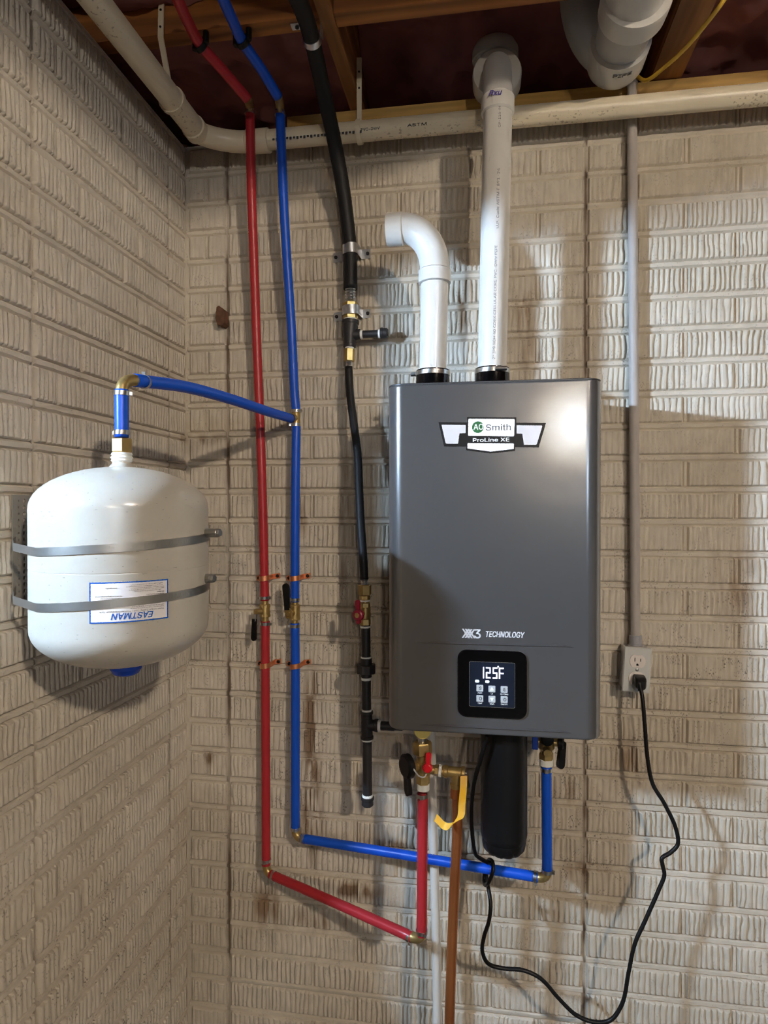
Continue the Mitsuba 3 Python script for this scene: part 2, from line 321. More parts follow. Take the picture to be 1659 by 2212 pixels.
def brick(u0, u1, z0, z1, seed, amp):
    """one ribbed face: u along the wall, height h out of it; returns (u, h, z) grid mesh with skirts down to the joint"""
    r = np.random.default_rng(seed); nu = max(int((u1 - u0) / 0.0022), 8); b = 0.0028
    us = np.concatenate([[u0, u0 + b], np.linspace(u0 + b * 1.6, u1 - b * 1.6, nu), [u1 - b, u1]])
    zs = np.concatenate([[z0, z0 + b], np.linspace(z0 + b * 2, z1 - b * 2, 6), [z1 - b, z1]])
    U, Z = np.meshgrid(us, zs)
    g = np.cumsum(r.uniform(0.0095, 0.0155, 40)) + u0 - 0.004; g = g[g < u1 + 0.01]
    wob = 0.0042 * (meshkit.noise(np.stack([U * 40, Z * 34, U * 0 + seed % 97], -1)) - 0.5) + 0.003 * (meshkit.noise(np.stack([U * 90, Z * 80, U * 0 + seed % 89], -1)) - 0.5)
    D = np.abs((U + wob)[..., None] - g).min(-1)
    dep = amp * (0.6 + 0.8 * meshkit.noise(np.stack([U * 26, Z * 22, U * 0 + seed % 83], -1)))
    H = 0.0092 - 0.0070 * np.minimum(dep, 1.08) * np.exp(-(D / 0.0021) ** 2) + 0.0011 * (meshkit.noise(np.stack([U * 60, Z * 60, U * 0 + seed % 71], -1)) - 0.5)
    H[:, 1] = np.minimum(H[:, 1], 0.0072); H[:, -2] = np.minimum(H[:, -2], 0.0072); H[1], H[-2] = np.minimum(H[1], 0.0072), np.minimum(H[-2], 0.0072)
    H[0], H[-1], H[:, 0], H[:, -1] = -0.001, -0.001, -0.001, -0.001
    n, m = U.shape; idx = np.arange(n * m).reshape(n, m); a, b_, c, d = idx[:-1, :-1].ravel(), idx[:-1, 1:].ravel(), idx[1:, 1:].ravel(), idx[1:, :-1].ravel()
    return U.ravel(), H.ravel(), Z.ravel(), np.vstack([np.stack([a, b_, c], 1), np.stack([a, c, d], 1)])
J = 0.0048
def put(wall, u0, u1, z0, z1, seed, amp, name, bag=None):
    if u1 - u0 < 0.02 or z1 - z0 < 0.01: return
    U, H, Z, F = brick(u0, u1, z0, z1, seed, amp)
    if wall == WB: m = tm(np.stack([U, 0.0095 - H, Z], 1), F)
    else: m = tm(np.stack([H - 0.0095, -U, Z], 1), F[:, ::-1])
    if wall == WB: pass
    if bag is not None: bag.append(m)
    else: part(wall, name, m, 'mat_wall', True)
MH = 0.0060      # the joints stand this far out of the bottom of the ribs' grooves
def joints(wall, spans, z0, z1, end):
    b = [(0.0, end, z1, z0 + C_)] + [(a1 - J, b0 + J, z0, z1) for (a0, a1), (b0, b1) in zip(spans[:-1], spans[1:]) if min(abs(a1 - q) for q in (0.108, 0.998, 0.5717)) > 0.002 or a1 < 0.05]
    cut = [q for q in ((0.108, 0.998) if wall == WB else (0.5717,))]; out = []
    for u0, u1, q0, q1 in b:
        e = [u0] + [v for q in cut if u0 < q < u1 for v in (q - 0.0032, q + 0.0032)] + [u1]
        for v0, v1 in zip(e[::2], e[1::2]):
            q1_ = min(q1, 2.3845); flat = v1 - v0 > 0.02; h = MH if flat else MH - 0.0012; i, e_ = (0.0034, 0.001) if flat else (0.0026, 0.0)
            n_ = max(int((v1 - v0) / 0.012), 1) if flat else 1; us = np.linspace(v0, v1, n_ + 1); j0, j1 = (jr.uniform(-0.0011, 0.0011, n_ + 1) for _ in range(2)); jh = jr.uniform(-0.0005, 0.0005, n_ + 1)
            rg = []
            for u_, a_, b_, c_ in zip(us, j0, j1, jh):
                iu = 0 if flat else (0.0028 if u_ == us[0] else -0.0028)
                p4 = [(u_, -0.001, q0 - e_), (u_ + iu, h + c_, q0 + i + a_), (u_ + iu, h + c_, q1_ - i + b_), (u_, -0.001, q1_ + e_)]
                rg.append([(p, 0.0095 - t, z) if wall == WB else (t - 0.0095, -p, z) for p, t, z in p4])
            m_ = loft(rg)
            if wall == WL: m_.invert()
            out.append(m_)
    part(wall, 'mortar_joint', out, 'mat_wall', 50)
jr = np.random.default_rng(5)
bag = []; seed = 100
for kk in range(-2, 30):
    z0 = ZB - kk * C_; z1 = min(z0 + C_ - 0.0145, 2.384); even = kk % 2 == 0
    if z0 > 2.37: continue
    cuts = [0.0, 0.052, 0.108] if even else [0.0, 0.108]
    spans = [(a, b) for a, b in zip(cuts[:-1], cuts[1:])]
    p = 0.2225; e = [0.108, 0.108 + p / 2] + [0.108 + p * (i + 0.5) for i in range(1, 4)] + [0.998] if even else [0.108 + p * i for i in range(5)]
    spans += list(zip(e[:-1], e[1:]))
    e = [0.998 + p * i for i in range(7)] if even else [0.998, 0.998 + p / 2] + [0.998 + p * (i + 0.5) for i in range(1, 6)]
    spans += list(zip(e[:-1], e[1:]))
    joints(WB, spans, z0, z1, spans[-1][1])
    for a, b in spans:
        seed += 1; amp = random.uniform(0.5, 1.0) * (0.5 if b < 0.11 else 1.0)
        put(WB, a + J, b - J, z0, z1, seed, amp, 'brick', bag if a > 1.3 else None)
part(WB, 'brickwork', bag, 'mat_wall', True, kind='stuff', label='ribbed brick pattern further along the wall')
for kk in range(-2, 30):
    z0 = ZL - kk * C_; z1 = min(z0 + C_ - 0.0145, 2.384)
    if z0 > 2.37: continue
    e = [0.0, 0.09, 0.29, 0.51, 0.5717, 0.70] if kk % 2 == 0 else [0.0, 0.09, 0.23, 0.44, 0.5717, 0.70]
    joints(WL, list(zip(e[:-1], e[1:])), z0, z1, 0.70)
    for a, b in zip(e[:-1], e[1:]):
        seed += 1; put(WL, a + J, b - (0 if b == 0.70 else J), z0, z1, seed, random.uniform(0.6, 1.1), 'brick')

# ------------------------------------------------------------------ wood and insulation overhead
k = solo('sill_plate', box(0.27, 5.0, 0.0, 0.14, 2.386, 2.432), 'mat_sill', 'yellowish wooden sill plate on top of the back wall', 'sill plate', False)
k = solo('sill_plate', box(-0.2, -0.05, -0.7, 0.14, 2.386, 2.432), 'mat_joist', 'wooden sill plate on top of the left wall', 'sill plate', False)
JX = [0.433, 1.14, 2.56, 3.25, 3.95, 4.6]
JL = ['narrow wooden ceiling joist behind the black gas hose', 'wooden ceiling joist beside the big white drain pipe'] + [f'{q} wooden ceiling joist to the right, outside the picture' for q in ('first', 'second', 'third', 'fourth')]
for x, l in zip(JX, JL):
    w = 0.028 if x < 0.5 else 0.068
    solo('ceiling_joist', rbox(x, x + w, -8.5, 0.14, 2.434, 2.719, 0.003, 0.002) if False else box(x, x + w, -8.5, 0.13, 2.434, 2.719), 'mat_joist', l, 'joist', False)
solo('blocking_board', box(-0.19, 0.432, -0.303, -0.265, 2.441, 2.58), 'mat_blocking', 'orange brown wooden blocking board above the red and blue pipes', 'board', False)
solo('blocking_board', box(0.462, 0.955, -0.303, -0.265, 2.441, 2.58), 'mat_blocking', 'orange brown wooden blocking board running right from the black gas hose', 'board', False)
def batt(x0, x1, y0, y1, z, s):
    nx, ny = int((x1 - x0) / 0.012), int((y1 - y0) / 0.012); X, Y = np.meshgrid(np.linspace(x0, x1, nx), np.linspace(y0, y1, ny))
    P = np.stack([X * 9, Y * 9, X * 0 + s], -1); Zz = z - 0.085 * (meshkit.fbm(P, 4, s) - 0.5) + 0.05 * np.abs(meshkit.noise(P * 1.7, s + 9) - 0.5)
    Zz = Zz - np.clip(Y + 0.05, 0, 0.2) * max(0, z - 2.46) * 5.2
    idx = np.arange(nx * ny).reshape(ny, nx); a, b, c, d = idx[:-1, :-1].ravel(), idx[:-1, 1:].ravel(), idx[1:, 1:].ravel(), idx[1:, :-1].ravel()
    v = np.stack([X, Y, Zz], -1).reshape(-1, 3); t = v.copy(); t[:, 2] = 2.715; o = len(v)
    f = np.vstack([np.stack([a, c, b], 1), np.stack([a, d, c], 1)]); return tm(np.vstack([v, t]), np.vstack([f, f[:, ::-1] + o]))
for (x0, x1, y0, y1, z, s), l in zip([(-0.19, 0.431, -0.263, 0.13, 2.475, 1), (-0.19, 0.431, -1.3, -0.306, 2.51, 2), (0.463, 1.138, -0.263, 0.13, 2.575, 3), (0.463, 1.138, -1.3, -0.306, 2.515, 4), (1.21, 2.558, -1.3, 0.13, 2.51, 5)],
        ['dark pink insulation batt above the red and blue pipes next to the wall', 'dark pink insulation batt in front of the board, top left', 'dark pink insulation batt between the black hose and the white vents',
         'dark pink insulation batt above the front of the vents', 'dark pink insulation batt above the yellow cable, top right']):
    solo('insulation_batt', batt(x0, x1, y0, y1, z, s), 'mat_insulation', l, 'insulation', True)

# ------------------------------------------------------------------ lamps (unseen warm bulbs out of view behind the photographer)
for i, (x, y, z, pw) in enumerate(LAMP):
    t = thing('unseen_ceiling_lamp', ['unseen warm bulb out of view, placed to cast the pipe and heater shadows leftward', 'unseen warm bulb hanging further back, placed for the glow on the heater front'][i], 'lamp')
    part(t, 'socket', lathe((x, y, z + 0.045), (0, 0, 1), [(0, 0.02), (0.02, 0.026), (0.06, 0.024), (0.065, 0.006), (2.72 - z - 0.045, 0.006)], 20), 'mat_white_print')
    s = trimesh.creation.icosphere(2, 0.045); s.apply_translation((x, y, z))
    part(t, 'bulb', s, 'mat_white_print', True, emitter={'type': 'area', 'radiance': rgb([pw * v for v in LAMP_TINT])})

# ------------------------------------------------------------------ water heater
HX0, HX1, HY, HZ0, HZ1 = 0.5699, 0.9861, -0.30, 1.0007, 1.6952
heater = thing('water_heater', 'grey metal tankless water heater hanging on the brick wall', 'water heater')
def plan(i, r=0.032, n=10):
    x0, x1, y0, y1 = HX0 + i, HX1 - i, HY + i, -0.035
    r = max(r - i, 0.004); pts = [(x1, y1), (x0, y1)]
    pts += [(x0 + r - r * math.cos(math.radians(a)), y0 + r - r * math.sin(math.radians(a))) for a in np.linspace(0, 90, n)]
    pts += [(x1 - r + r * math.sin(math.radians(a)), y0 + r - r * math.cos(math.radians(a))) for a in np.linspace(0, 90, n)]
    return pts
lv = [(HZ0, 0.005), (HZ0 + 0.0015, 0.002), (HZ0 + 0.005, 0)] + [(HZ1 - 0.007, 0), (HZ1 - 0.0035, 0.0012)]
part(heater, 'cabinet', loft([[(x, y, z) for x, y in plan(i)] for z, i in lv]), 'mat_cabinet', 40)
part(heater, 'top_cover', loft([[(x, y, z) for x, y in plan(i)] for z, i in ((HZ1 - 0.0034, 0.0004), (HZ1 - 0.001, 0.0002), (HZ1, 0.002))]), 'mat_cabinet_edge', 40, label='dark top edge of the cabinet')
part(heater, 'mounting_bracket', box(HX0 + 0.06, HX1 - 0.06, -0.036, 0.001, HZ1 - 0.16, HZ1 - 0.05), 'mat_galv', False)
def groove(p0, p1, h):
    (x0, z0), (x1, z1) = p0, p1; y = HY - 0.0036
    v = [(x0, HY - 0.0001, z0), (x1, HY - 0.0001, z1), (x0 + 0.05, y, (z0 + h * 0.2)), (x1 - 0.02, y, z1 + h * 0.3), (x0 + 0.05, HY + 0.001, z0 + h), (x1 - 0.02, HY + 0.001, z1 + h)]
    return tm(v, [[0, 1, 3], [0, 3, 2], [2, 3, 5], [2, 5, 4], [0, 2, 4], [1, 5, 3]])
for a, b in (((0.6230, -0.3000, 1.1779), (0.9327, -0.3000, 1.1790)), ((0.6295, -0.3000, 1.0144), (0.9287, -0.3000, 1.0140))):
    part(heater, 'crease', groove((a[0], a[2]), (b[0], b[2]), 0.006), 'mat_cabinet', False)
EY = HY - 0.0012
em = part(heater, 'emblem', prism([(0.6730, 1.6164), (0.7290, 1.6146), (0.7290, 1.6251), (0.8235, 1.6224), (0.8235, 1.6120), (0.8796, 1.6103), (0.8658, 1.5638), (0.8212, 1.5649), (0.8212, 1.5577), (0.7749, 1.5534), (0.7271, 1.5602), (0.7277, 1.5676), (0.6841, 1.5684)], EY, HY + 0.0005), 'mat_black', False, label='black winged badge with white and grey panels')
for q, m in (([(0.7323, 1.6217), (0.8192, 1.6194), (0.8206, 1.6176), (0.8195, 1.5871), (0.8183, 1.5856), (0.7321, 1.5882), (0.7309, 1.5896), (0.7312, 1.6203)], 'mat_white_print'), ([(0.7309, 1.5742), (0.8178, 1.5721), (0.8192, 1.5706), (0.8188, 1.5613), (0.7749, 1.5566), (0.7297, 1.5636), (0.7297, 1.5727)], 'mat_white_print'), ([(0.6789, 1.6110), (0.7265, 1.6096), (0.7262, 1.5939), (0.7143, 1.5933), (0.7114, 1.5730), (0.6888, 1.5735), (0.6870, 1.5750)], 'mat_pale_print'), ([(0.8241, 1.6071), (0.8714, 1.6057), (0.8728, 1.6042), (0.8623, 1.5696), (0.8608, 1.5686), (0.8381, 1.5691), (0.8349, 1.5904), (0.8241, 1.5913)], 'mat_pale_print')):
    part(em, 'panel', prism(q, EY - 0.0004, EY + 0.0002), m, False)
gx, gz, gr = (0.7499, 1.6048, 0.0113)
gl = trimesh.creation.cylinder(gr, 0.0005, sections=40)
gl.apply_transform(trimesh.transformations.rotation_matrix(math.pi / 2, (1, 0, 0))); gl.apply_translation((gx, EY - 0.0006, gz))
part(em, 'roundel', gl, 'mat_green_print', 30, label='green round mark')
part(em, 'lettering', text('AO', gr * 0.95, (gx - gr * 0.78, EY - 0.0009, gz - gr * 0.42), True, 0.0004, gr * 1.75), 'mat_white_print', False)
(lx0, _, lz0), (lx1, _, lz1) = (0.7644, -0.3020, 1.5980), (0.8132, -0.3020, 1.6096)
part(em, 'lettering', text('Smith', lz1 - lz0, (lx0, EY - 0.0004, lz0), False, 0.0004, lx1 - lx0), 'mat_dark_print', False)
(lx0, _, lz0), (lx1, _, lz1) = (0.7389, -0.3020, 1.5763), (0.8105, -0.3020, 1.5832)
part(em, 'lettering', text('ProLine XE', lz1 - lz0, (lx0, EY - 0.0001, lz0), True, 0.0005, lx1 - lx0), 'mat_white_print', False)
(lx0, _, lz0), (lx1, _, lz1) = (0.7184, -0.3010, 1.1916), (0.7571, -0.3010, 1.2087)
tl = [text('X', lz1 - lz0, (lx0 + 0.0055 * i, HY, lz0), True, 0.0005, 0.016) for i in range(3)] + [text('3', lz1 - lz0, (lx1 - 0.016, HY, lz0), True, 0.0006, 0.015)]
(lx0, _, lz0), (lx1, _, lz1) = (0.7634, -0.3010, 1.1949), (0.8379, -0.3010, 1.2057)
tl.append(trimesh.util.concatenate([text('TECHNOLOGY', lz1 - lz0, (lx0 + q, HY - q * 0.05, lz0), True, 0.0005, lx1 - lx0, 0.15) for q in (0, 0.0006)]))
each(heater, 'lettering', tl, 'mat_grey_print', False)
(bx0, _, bz1), (bx1, _, bz0) = (0.7108, -0.3050, 1.1685), (0.8440, -0.3050, 1.0367)
cp = part(heater, 'control_panel', rbox(bx0, bx1, HY - 0.0055, HY + 0.002, bz0, bz1, 0.017, 0.002), 'mat_black_gloss', 40, label='glossy black control panel with a lit display')
(sx0, _, sz1), (sx1, _, sz0) = (0.7339, -0.3070, 1.1462), (0.8210, -0.3070, 1.0591)
SY = HY - 0.0062
part(cp, 'screen', rbox(sx0, sx1, SY, HY - 0.005, sz0, sz1, 0.003, 0.0004), 'mat_screen', 40)
part(cp, 'bezel', prism(rrect(sx0 - 0.0007, sx1 + 0.0007, sz0 - 0.0007, sz1 + 0.0007, 0.0035), SY - 0.0003, HY - 0.0052, [rrect(sx0, sx1, sz0, sz1, 0.003)[::-1]]), 'mat_band', False)
def seg(ch, x, z, w, h):
    t = w * 0.29; on = {'1': 'bc', '2': 'abged', '5': 'afgcd', 'F': 'afge'}[ch]; o = []
    q = {'a': (0, w, h - t, h), 'g': (0, w, h / 2 - t / 2, h / 2 + t / 2), 'd': (0, w, 0, t), 'f': (0, t, h / 2, h), 'e': (0, t, 0, h / 2), 'b': (w - t, w, h / 2, h), 'c': (w - t, w, 0, h / 2)}
    for s in on: a, b, c, d = q[s]; o.append(rbox(x + a, x + b, SY - 0.0006, SY + 0.0002, z + c, z + d, t * 0.3, 0.0001))
    return o
(dx0, _, dz0), (dx1, _, dz1) = (0.7590, -0.3070, 1.1145), (0.8007, -0.3070, 1.1369)
dg = [trimesh.util.concatenate(seg(ch, dx0 + o, dz0, 0.0096, dz1 - dz0)) for ch, o in (('1', -0.006), ('2', 0.0065), ('5', 0.0195), ('F', 0.0315))]
dg.append(rbox(dx0 + 0.0288, dx0 + 0.0318, SY - 0.0006, SY + 0.0002, dz1, dz1 + 0.003, 0.001, 0.0001))
each(cp, 'digit', dg, 'mat_white_print', False, emitter={'type': 'area', 'radiance': rgb([1.7, 2.0, 3.2])})
dd = []
for c in ((0.7488, -0.3070, 1.1086), (0.7684, -0.3070, 1.1085)):
    dd.append(rbox(c[0] - 0.0042, c[0] + 0.0042, SY - 0.0005, SY + 0.0002, c[2] - 0.0028, c[2] + 0.0028, 0.0026, 0.0001))
each(cp, 'indicator_light', dd, 'mat_white_print', False, emitter={'type': 'area', 'radiance': rgb([0.5, 0.95, 1.1])})
for (c, n, g) in (((0.7541, -0.3070, 1.0951), 'PUMP', '~'), ((0.7773, -0.3070, 1.0945), 'UP', '▲'), ((0.8008, -0.3070, 1.0945), 'SETTING', '='), ((0.7541, -0.3070, 1.0749), 'TIME', 'o'), ((0.7774, -0.3070, 1.0746), 'DOWN', '▼'), ((0.8008, -0.3070, 1.0749), 'ON/OFF', 'o')):
    part(cp, 'button', rbox(c[0] - 0.0068, c[0] + 0.0068, SY - 0.0007, SY + 0.0002, c[2] - 0.0066, c[2] + 0.0066, 0.0015, 0.0003), 'mat_button', 40)
    if g in '▲▼':
        s = 1 if g == '▲' else -1; part(cp, 'symbol', prism([(c[0] - 0.004, c[2] - 0.003 * s), (c[0] + 0.004, c[2] - 0.003 * s), (c[0], c[2] + 0.0045 * s)], SY - 0.0012, SY - 0.0006), 'mat_white_print', False)
    else:
        m = text({'~': 'S', '=': 'E', 'o': 'O'}[g], 0.006, (c[0] - 0.002, SY - 0.0007, c[2] - 0.003), True, 0.0004); part(cp, 'symbol', m, 'mat_dark_print', False)
    w = 0.0026 * len(n) * 0.85
    part(cp, 'lettering', text(n, 0.0027, (c[0] - w / 2, SY, c[2] - 0.0108), True, 0.0003, w), 'mat_white_print', False)
VY = -0.19
VX1, VX2 = (0.6529, -0.1900, 1.7322)[0], (0.7784, -0.1900, 1.7350)[0]
for x, sgn in ((VX1, -1), (VX2, 1)):
    cz = HZ1 - 0.002
    cl = part(heater, 'vent_collar', lathe((x, VY, cz), (0, 0, 1), [(0, 0.042), (0.010, 0.041), (0.022, 0.0365), (0.048, 0.0355), (0.0485, 0.033)], 40), 'mat_black_gloss', 40, label='black rubber vent collar')
    bm = [ring((x, VY, cz + 0.041), (0, 0, 1), 0.0357, 0.009, 0.0012, 40), cyl((x + sgn * 0.018 - 0.012, VY - 0.036, cz + 0.041), (x + sgn * 0.018 + 0.012, VY - 0.036, cz + 0.041), 0.005)] if sgn > 0 else [ring((x, VY, cz + 0.041), (0, 0, 1), 0.0357, 0.009, 0.0012, 40), hexp((x - 0.045, VY - 0.012, cz + 0.039), (x - 0.034, VY - 0.016, cz + 0.039), 0.005)]
    part(cl, 'hose_clamp', bm, 'mat_steel')
part(heater, 'gas_stub', cyl((HX0 - 0.010, -0.13, (0.5267, -0.1300, 0.9520)[2]), (HX0 + 0.01, -0.13, (0.5267, -0.1300, 0.9520)[2]), 0.0106), 'mat_black_iron')

# intake pipe with its curved mouth, and the straight exhaust pipe
ip = thing('intake_pipe', 'short white plastic pipe ending in a sideways elbow above the heater', 'pipe')
x, zt = VX1 + 0.004, (0.6559, -0.1900, 1.9520)[2]
part(ip, 'pipe', cyl((VX1, VY, HZ1 + 0.0466), (x, VY, zt - 0.004), 0.0292, n=40), 'mat_pvc')
mx, mz = (0.5536, -0.1900, 2.0488)[0], (0.5536, -0.1900, 2.0488)[2]
part(ip, 'elbow', [lathe((x, VY, zt - 0.026), (0, 0, 1), [(0, 0.031), (0.002, 0.0345), (0.028, 0.0345), (0.030, 0.032)], 40),
                   sweep(np.vstack([[(x, VY, zt)], bend((x, VY, zt + 0.006), (x, VY, mz), (mx + 0.034, VY, mz + 0.001), 18)]), 0.0318, 36, cap=False),
                   lathe((mx + 0.036, VY, mz), (-1, 0, 0.01), [(0, 0.031), (0.002, 0.0345), (0.034, 0.0345), (0.036, 0.033), (0.036, 0.029), (0.006, 0.028), (0.005, 0.0)], 40)], 'mat_pvc', 40)
part(ip, 'elbow_nub', cyl((mx + 0.012, VY, mz + 0.033), (mx + 0.012, VY, mz + 0.038), 0.003), 'mat_pvc')
ep = thing('exhaust_pipe', 'tall white plastic vent pipe with grey printing rising to the ceiling', 'pipe')
ex, ez = (0.7895, -0.1900, 2.2866)[0], (0.7895, -0.1900, 2.2827)[2]
part(ep, 'pipe', cyl((VX2, VY, HZ1 + 0.0466), (ex, VY, ez - 0.005), 0.0302, n=40), 'mat_pvc')
part(ep, 'coupling', lathe((ex, VY, ez - 0.008), (0, 0, 1), [(0, 0.031), (0.003, 0.0345), (0.033, 0.035), (0.036, 0.032)], 40), 'mat_pvc', label='white coupling with a purple ink mark')
part(ep, 'ink_mark', [text('Rxu', 0.010, (ex - 0.020, VY - 0.0355, ez + 0.012), True, 0.001, 0.026, 0.3)], 'mat_purple_ink', False)
ry, rz = -0.105, (0.7869, -0.1050, 2.4186)[2]
part(ep, 'elbow', sweep(np.vstack([[(ex, VY, ez + 0.026)], bend((ex, VY, ez + 0.030), (ex, VY, rz), (ex, ry + 0.01, rz), 16)]), 0.0300, 36), 'mat_darker_pvc', 40, label='elbow turning back to the wall, its shade painted in grey')
part(ep, 'bushing', lathe((ex, ry - 0.004, rz), (0, 1, 0), [(0, 0.034), (0, 0.052), (0.004, 0.0545), (0.045, 0.0545), (0.048, 0.05)], 48), 'mat_pvc', 40, label='wide white ring around the elbow')
part(ep, 'large_elbow', [sweep(bend((ex - 0.003, ry + 0.035, rz), (ex - 0.003, ry + 0.075, rz + 0.004), (ex - 0.003, ry + 0.062, rz + 0.085), 12), 0.0475, 36), lathe((ex - 0.003, ry + 0.064, rz + 0.07), (0, -0.1, 1), [(0, 0.0475), (0.002, 0.053), (0.022, 0.053), (0.036, 0.045), (0.044, 0.03), (0.048, 0.012), (0.049, 0)], 40)], 'mat_darker_pvc', 40)
def pipe_print(s, px_z0, px_z1, h, off):
    m = meshkit.text_mesh(s, h, 0.0004, False); v = m.vertices.copy(); L = px_z1 - px_z0; v[:, 0] *= L / v[:, 0].max()
    ang = (off - v[:, 1] + h / 2) / 0.0302; rr = 0.0303 + v[:, 2]; z = px_z0 + v[:, 0]; t = (z - HZ1) / (ez - HZ1)
    m.vertices = np.stack([VX2 + (ex - VX2) * t + rr * np.sin(ang) * 1.0, VY - rr * np.cos(ang), z], 1); m.invert(); m.invert(); return m
zz = lambda y: 1.45 + (1094 - y) / 1392.5 * (1.576 - 0.22)
each(ep, 'lettering', [pipe_print('2" IPS SCH 40 COEX CELLULAR CORE PVC-DWV PIPE', zz(782), zz(540), 0.0052, 0.002), pipe_print('U.P. Code ASTM F 891-24', zz(505), zz(378), 0.0052, 0.004), pipe_print('CP-110-PM', zz(292), zz(243), 0.005, 0.004)], 'mat_ink', False)

# big drain under the joists, wall drain, hangers
dp = thing('drain_pipe', 'thick white plastic pipe with wide hubs running under the ceiling, top right', 'pipe')
dxc, dzc = 1.052, 2.432
part(dp, 'pipe', cyl((dxc, -1.3, dzc + 0.012), (dxc - 0.004, -0.24, dzc), 0.0555, n=48), 'mat_pvc')
part(dp, 'hub', lathe((dxc, -0.275, dzc), (0, 1, 0.0), [(0, 0.058), (0.001, 0.0665), (0.012, 0.0675), (0.05, 0.066), (0.055, 0.057)], 48), 'mat_pvc', label='wide pipe hub nearest the camera')
part(dp, 'pipe', cyl((dxc - 0.003, -0.23, dzc), (dxc - 0.006, -0.10, dzc), 0.0535, n=48), 'mat_darker_pvc')
part(dp, 'hub', lathe((dxc - 0.006, -0.150, dzc), (0, 1, 0), [(0, 0.055), (0.001, 0.0625), (0.06, 0.0625), (0.075, 0.058), (0.09, 0.045), (0.1, 0.025), (0.102, 0)], 48), 'mat_pvc', label='hub with dark lettering at the wall end')
part(dp, 'elbow', sweep(bend((dxc - 0.012, -0.105, dzc + 0.01), (dxc - 0.07, -0.105, dzc + 0.02), (dxc - 0.075, -0.105, dzc + 0.14), 12), 0.052, 36), 'mat_darker_pvc', 40)
m = text('PIPE', 0.009, (dxc - 0.02, -0.125, dzc - 0.0640), True, 0.001, 0.04); v = m.vertices.copy()
m.vertices = np.stack([v[:, 0], -0.125 - (v[:, 2] - dzc + 0.064), dzc - 0.0628 + (np.abs(v[:, 0] - dxc + 0.006) ** 2) / 0.125 - (-(v[:, 1] + 0.125))], 1)
part(dp, 'lettering', m, 'mat_dark_print', False)
wd = thing('wall_drain_pipe', 'old white plastic pipe running around the room corner under the joists', 'pipe')
y_b, z_b = -0.062, 2.341
part(wd, 'pipe', cyl((0.20, y_b, z_b + 0.001), (5.0, y_b, z_b - 0.002), 0.0228, n=36), 'mat_old_pvc', label='straight length along the back wall')
part(wd, 'pipe', cyl((0.083, -0.125, z_b + 0.005), (0.078, -1.6, z_b + 0.004), 0.0255, n=36), 'mat_old_pvc', label='straight length along the left wall')
part(wd, 'elbow', [sweep(bend((0.20, y_b, z_b + 0.001), (0.118, y_b + 0.004, z_b + 0.003), (0.083, -0.115, z_b + 0.005), 14), 0.0248, 30),
                   lathe((0.245, y_b, z_b), (-1, 0, 0), [(0, 0.023), (0.001, 0.0275), (0.055, 0.0275), (0.058, 0.025)], 36), lathe((0.083, -0.112, z_b + 0.005), (0, -1, 0), [(0, 0.026), (0.001, 0.0285), (0.026, 0.0285), (0.028, 0.026)], 36)], 'mat_old_pvc')
m, wt_ = [], []
for i in range(26):
    x = 0.26 + i * 0.0085; m.append(box(x, x + 0.005, y_b - 0.0229, y_b - 0.0215, z_b - 0.0135 - 0.002 * (i % 2), z_b - 0.0095))
for s, px in (('PVC-DWV', 0.475), ('ASTM', 0.585)): wt_.append(text(s, 0.006, (px, y_b - 0.0215, z_b - 0.011), False, 0.0012, 0.045))
part(wd, 'print_line', m, 'mat_dark_print', False, kind='stuff')
each(wd, 'lettering', wt_, 'mat_dark_print', False)
def hanger(p, axis, top, label, rr):
    t = thing('pipe_hanger', label, 'pipe hanger'); x, y, z = p
    part(t, 'clip', ring(p, axis, rr, 0.011, 0.004, 30), 'mat_old_pvc')
    tp = [np.asarray(q, float) for q in top]; d = unit(tp[0] - A(x, y, z)); st = [A(x, y, z) + d * rr] + tp; e = 0.0058; rings = []
    for k_, q in enumerate(st):
        t_ = unit(st[min(k_ + 1, len(st) - 1)] - st[max(k_ - 1, 0)]); n_ = unit(np.cross(t_, A(1, 0, 0)))
        rings.append([q + s1 * e * A(1, 0, 0) + s2 * 0.002 * n_ for s1, s2 in ((-1, -1), (1, -1), (1, 1), (-1, 1))])
    part(t, 'strap', loft(rings), 'mat_old_pvc', False)
    d2 = unit(tp[-1] - tp[-2]) if len(tp) > 1 else d; b0 = tp[-2] if len(tp) > 1 else A(x, y, z) + d * 0.075; m = [cyl(b0 + d2 * q + A(0, -0.0015, 0), b0 + d2 * q + A(0, -0.0040, 0), 0.0022) for q in (0.02, 0.055)]
    each(t, 'nail', m, 'mat_screw')
hanger((0.468, y_b, z_b), (1, 0, 0), [(0.472, -0.085, 2.50)], 'white pipe hanger strap on the wall pipe beside the black hose', 0.0232)
hanger((0.081, -0.235, z_b + 0.006), (0, 1, 0), [(0.094, -0.310, 2.430), (0.099, -0.3105, 2.60)], 'dirty white pipe hanger strap on the pipe in the left corner', 0.0258)

# ------------------------------------------------------------------ hot water line (red) and cold water line (blue)
R = 0.0110
hot = thing('hot_water_line', 'red plastic water tubing from the ceiling down the wall to the heater', 'water pipe')
part(hot, 'tube', hose([(0.2098, -0.1000, 2.3966), (0.2072, -0.0850, 2.2240), (0.2049, -0.0640, 2.0655), (0.2064, -0.0470, 1.8439), (0.2115, -0.0360, 1.6163), (0.2167, -0.0320, 1.3855), (0.2185, -0.0310, 1.2731), (0.2196, -0.0310, 1.2151)], R, 6), 'mat_red', True)
part(hot, 'tube', hose([(0.2211, -0.0320, 1.1632), (0.2205, -0.0310, 1.0539), (0.2229, -0.0360, 0.8071), (0.2256, -0.0420, 0.5573)], R, 6), 'mat_red', True)
part(hot, 'tube', hose([(0.2393, -0.0470, 0.5370), (0.4410, -0.1350, 0.5320), (0.6113, -0.2220, 0.5357)], R, 6), 'mat_red', True)
